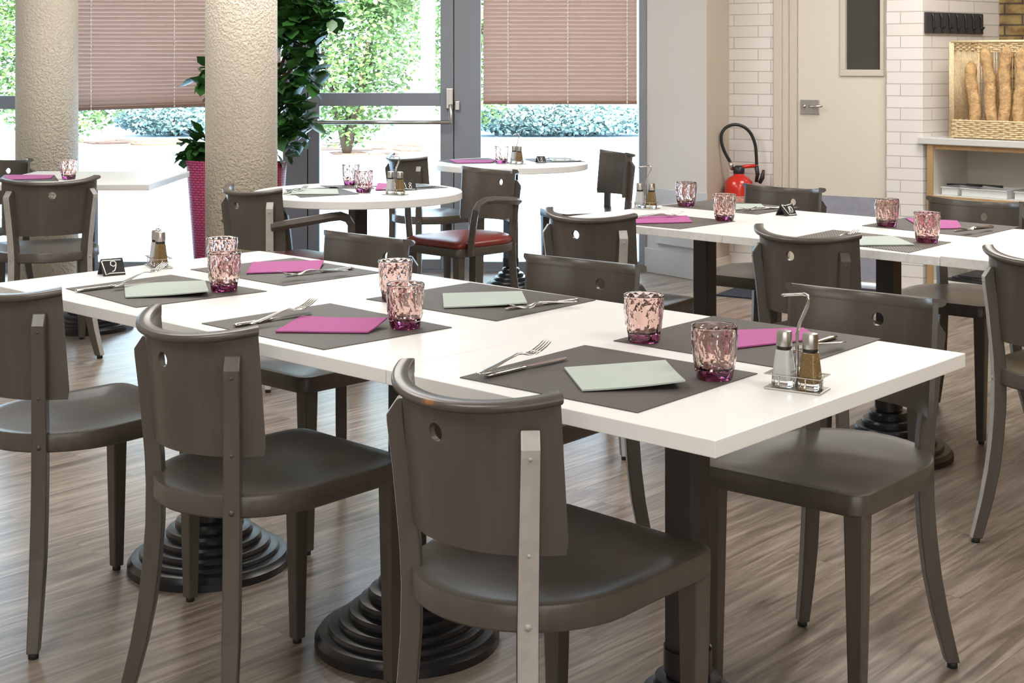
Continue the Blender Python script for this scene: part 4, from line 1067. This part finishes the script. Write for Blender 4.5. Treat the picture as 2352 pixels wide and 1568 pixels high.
# trays
for k, (s0, wd) in enumerate(((.06, .10), (.18, .27), (.49, .12), (.63, .30))):
    c_ = up(s0 + wd / 2, .15); T_ = .545
    mb = MB(); D_ = .22; hh2 = .045; th = .004
    mb.box((0, 0, th / 2), (wd - .02, D_ - .02, th)); 
    for sx, sy, a_, b_ in ((0, -1, wd, th), (0, 1, wd, th), (-1, 0, th, D_), (1, 0, th, D_)):
        mb.box((sx * (wd / 2 - th), sy * (D_ / 2 - th), hh2 / 2), (a_ - (.008 if sy else 0), b_ - (.008 if sx else 0), hh2))
    mb.box((0, -D_ / 2 - .002, hh2 - .002), (wd, .010, .004))
    o = mb.build('plastic_tray', M['plastic'], bevel=.001); o.location = (c_.x, c_.y, T_); o.rotation_euler = (0, 0, ur)
    tag(o, ('small white plastic tray at the left end of the upper shelf', 'wide white plastic tray second from the left on the upper shelf', 'small white plastic tray third from the left on the upper shelf', 'white plastic tray at the right picture edge of the upper shelf')[k], 'tray', 'plastic trays on the upper shelf')
for k, (s0, d0, l_, rr) in enumerate(((.14, .16, .20, .15), (.24, .20, .22, -.1), (.70, .15, .18, .1))):
    c_ = up(s0, d0); mb = MB().tube([(-l_ / 2, 0, .005), (-l_ * .1, 0, .008), (l_ / 2, 0, .006)], [.008, .005, .012], 8, sy=.6)
    o = mb.build('serving_tongs', M['dark_plastic']); o.location = (c_.x, c_.y, .591); o.rotation_euler = (0, 0, ur + rr)
    tag(o, ('black serving utensil across the small tray at the left of the upper shelf', 'black serving utensil lying across the wide tray on the upper shelf', 'black serving utensil across the tray by the right picture edge')[k], 'utensil', 'black utensils on the trays')
for k in range(3):
    c_ = up(.30 + .02 * k, .17); o = MB().box((0, 0, .007), (.42 - .03 * k, .26, .014)).build('menu_folder', M['dark_plastic'], bevel=.003)
    o.location = (c_.x, c_.y, .0655 + k * .0145); o.rotation_euler = (0, 0, ur + .06 * (k - 1))
    tag(o, ('black folder at the bottom of the stack on the lowest shelf', 'black folder in the middle of the stack on the lowest shelf', 'black folder on top of the stack on the lowest shelf')[k], 'folder', 'black folders on the lowest shelf')
# basket
bw, bd, bh = .62, .30, .535
bs0 = .135; bc = up(bs0 + bw / 2, .17 )
t = thing('wicker_basket', 'tall pale wicker basket holding baguettes on the white worktop', 'basket', (bc.x, bc.y, wt + .0005), ur)
def weave(mb, x0, x1, y, z0, z1, ax='x', pitch=.011, per=.035):
    n = int((z1 - z0) / pitch)
    for j in range(n):
        z = z0 + (j + .5) * pitch; pts = []; L_ = x1 - x0; m_ = max(6, int(L_ / per * 4))
        for i in range(m_ + 1):
            f = x0 + L_ * i / m_; o_ = .004 * math.sin((f / per + j) * PI)
            pts.append((f, y + o_, z + random.uniform(-.001, .001)) if ax == 'x' else (y + o_, f, z + random.uniform(-.001, .001)))
        mb.tube(pts, .0052, 5)
f = MB(); weave(f, -bw / 2, bw / 2, -bd / 2, .005, .105); f.build('front_weave', M['wicker'], t)
f = MB(); weave(f, -bw / 2, bw / 2, bd / 2, .005, .105)
for j in range(34):
    x = -bw / 2 + bw * (j + .5) / 34; f.tube([(x, bd / 2, .1), (x + random.uniform(-.003, .003), bd / 2, bh - .02)], .0028, 5)
f.build('back_weave', M['wicker'], t)
for sg in (-1, 1):
    f = MB(); weave(f, -bd / 2, bd / 2, sg * bw / 2, .005, .105, 'y')
    for j in range(20):
        y = -bd / 2 + bd * (j + .5) / 20; f.tube([(sg * bw / 2, y, .1), (sg * bw / 2, y, bh - .02)], .0042, 5)
    weave(f, -bd / 2, bd / 2, sg * bw / 2, bh - .05, bh, 'y'); f.build('side_weave', M['wicker'], t)
for sx in (-1, 1):
    for sy in (-1, 1):
        f = MB()
        for q in range(3): f.tube([(sx * bw / 2 + (q - 1) * .009, sy * bd / 2, 0), (sx * bw / 2 + (q - 1) * .009, sy * bd / 2, bh)], .0062, 8)
        f.build('corner_post', M['wicker'], t)
f = MB(); weave(f, -bw / 2, bw / 2, bd / 2, bh - .06, bh); 
for yy in (bd / 2,): f.tube([(-bw / 2, yy, bh), (bw / 2, yy, bh)], .009, 8)
for xx in (-bw / 2, bw / 2): f.tube([(xx, -bd / 2, bh), (xx, bd / 2, bh)], .009, 8)
f.tube([(-bw / 2, -bd / 2, bh), (bw / 2, -bd / 2, bh)], .008, 8)
f.build('rim', M['wicker'], t)
MB().box((0, 0, .004), (bw - .02, bd - .02, .006)).build('basket_floor', M['wicker'], t)
Rb = Matrix.Rotation(ur, 3, 'Z')
bread = [(-.20, -.08, -.245, -.06, .42), (-.10, -.07, -.17, -.03, .50), (-.037, -.085, -.034, -.055, .50), (-.14, .02, -.10, .07, .50), (.05, -.085, .052, -.05, .49), (.0, .02, .02, .06, .52), (.132, -.085, .166, -.055, .50), (.10, .03, .12, .07, .51), (.21, -.06, .24, -.03, .49)]
bl = ['leaning against the left wall of the basket', 'second from the left in the basket', 'upright left of the middle of the basket', 'in the back row at the middle of the basket', 'front row right of the middle of the basket', 'in the back row right of the middle', 'leaning right near the picture edge', 'in the back row at the picture edge', 'furthest right in the basket']
for (x0, y0, x1, y1, L_), lb_ in zip(bread, bl):
    a_ = Vector((x0, y0, .02)); b_ = Vector((x1, y1, L_)); c_ = (a_ + b_) / 2; pts = []; rs = []
    for i in range(22):
        u = i / 21; pts.append(a_.lerp(b_, u) - c_ + Vector((.006 * math.sin(u * 9 + x0 * 40), 0, 0)))
        e_ = min(u, 1 - u) * 9; rs.append(.0335 * (math.sqrt(max(0, 1 - (1 - min(e_, 1)) ** 2)) * .95 + .05) * (1 + .06 * math.sin(u * 32)))
    o = MB().tube(pts, rs, 14, sy=.8).build('baguette', M['bread']); wp = Rb @ c_
    o.location = (bc.x + wp.x, bc.y + wp.y, wt + .012 + c_.z); o.rotation_euler = (0, 0, ur)
    tag(o, 'crusty baguette ' + lb_, 'bread', 'baguettes in the basket')
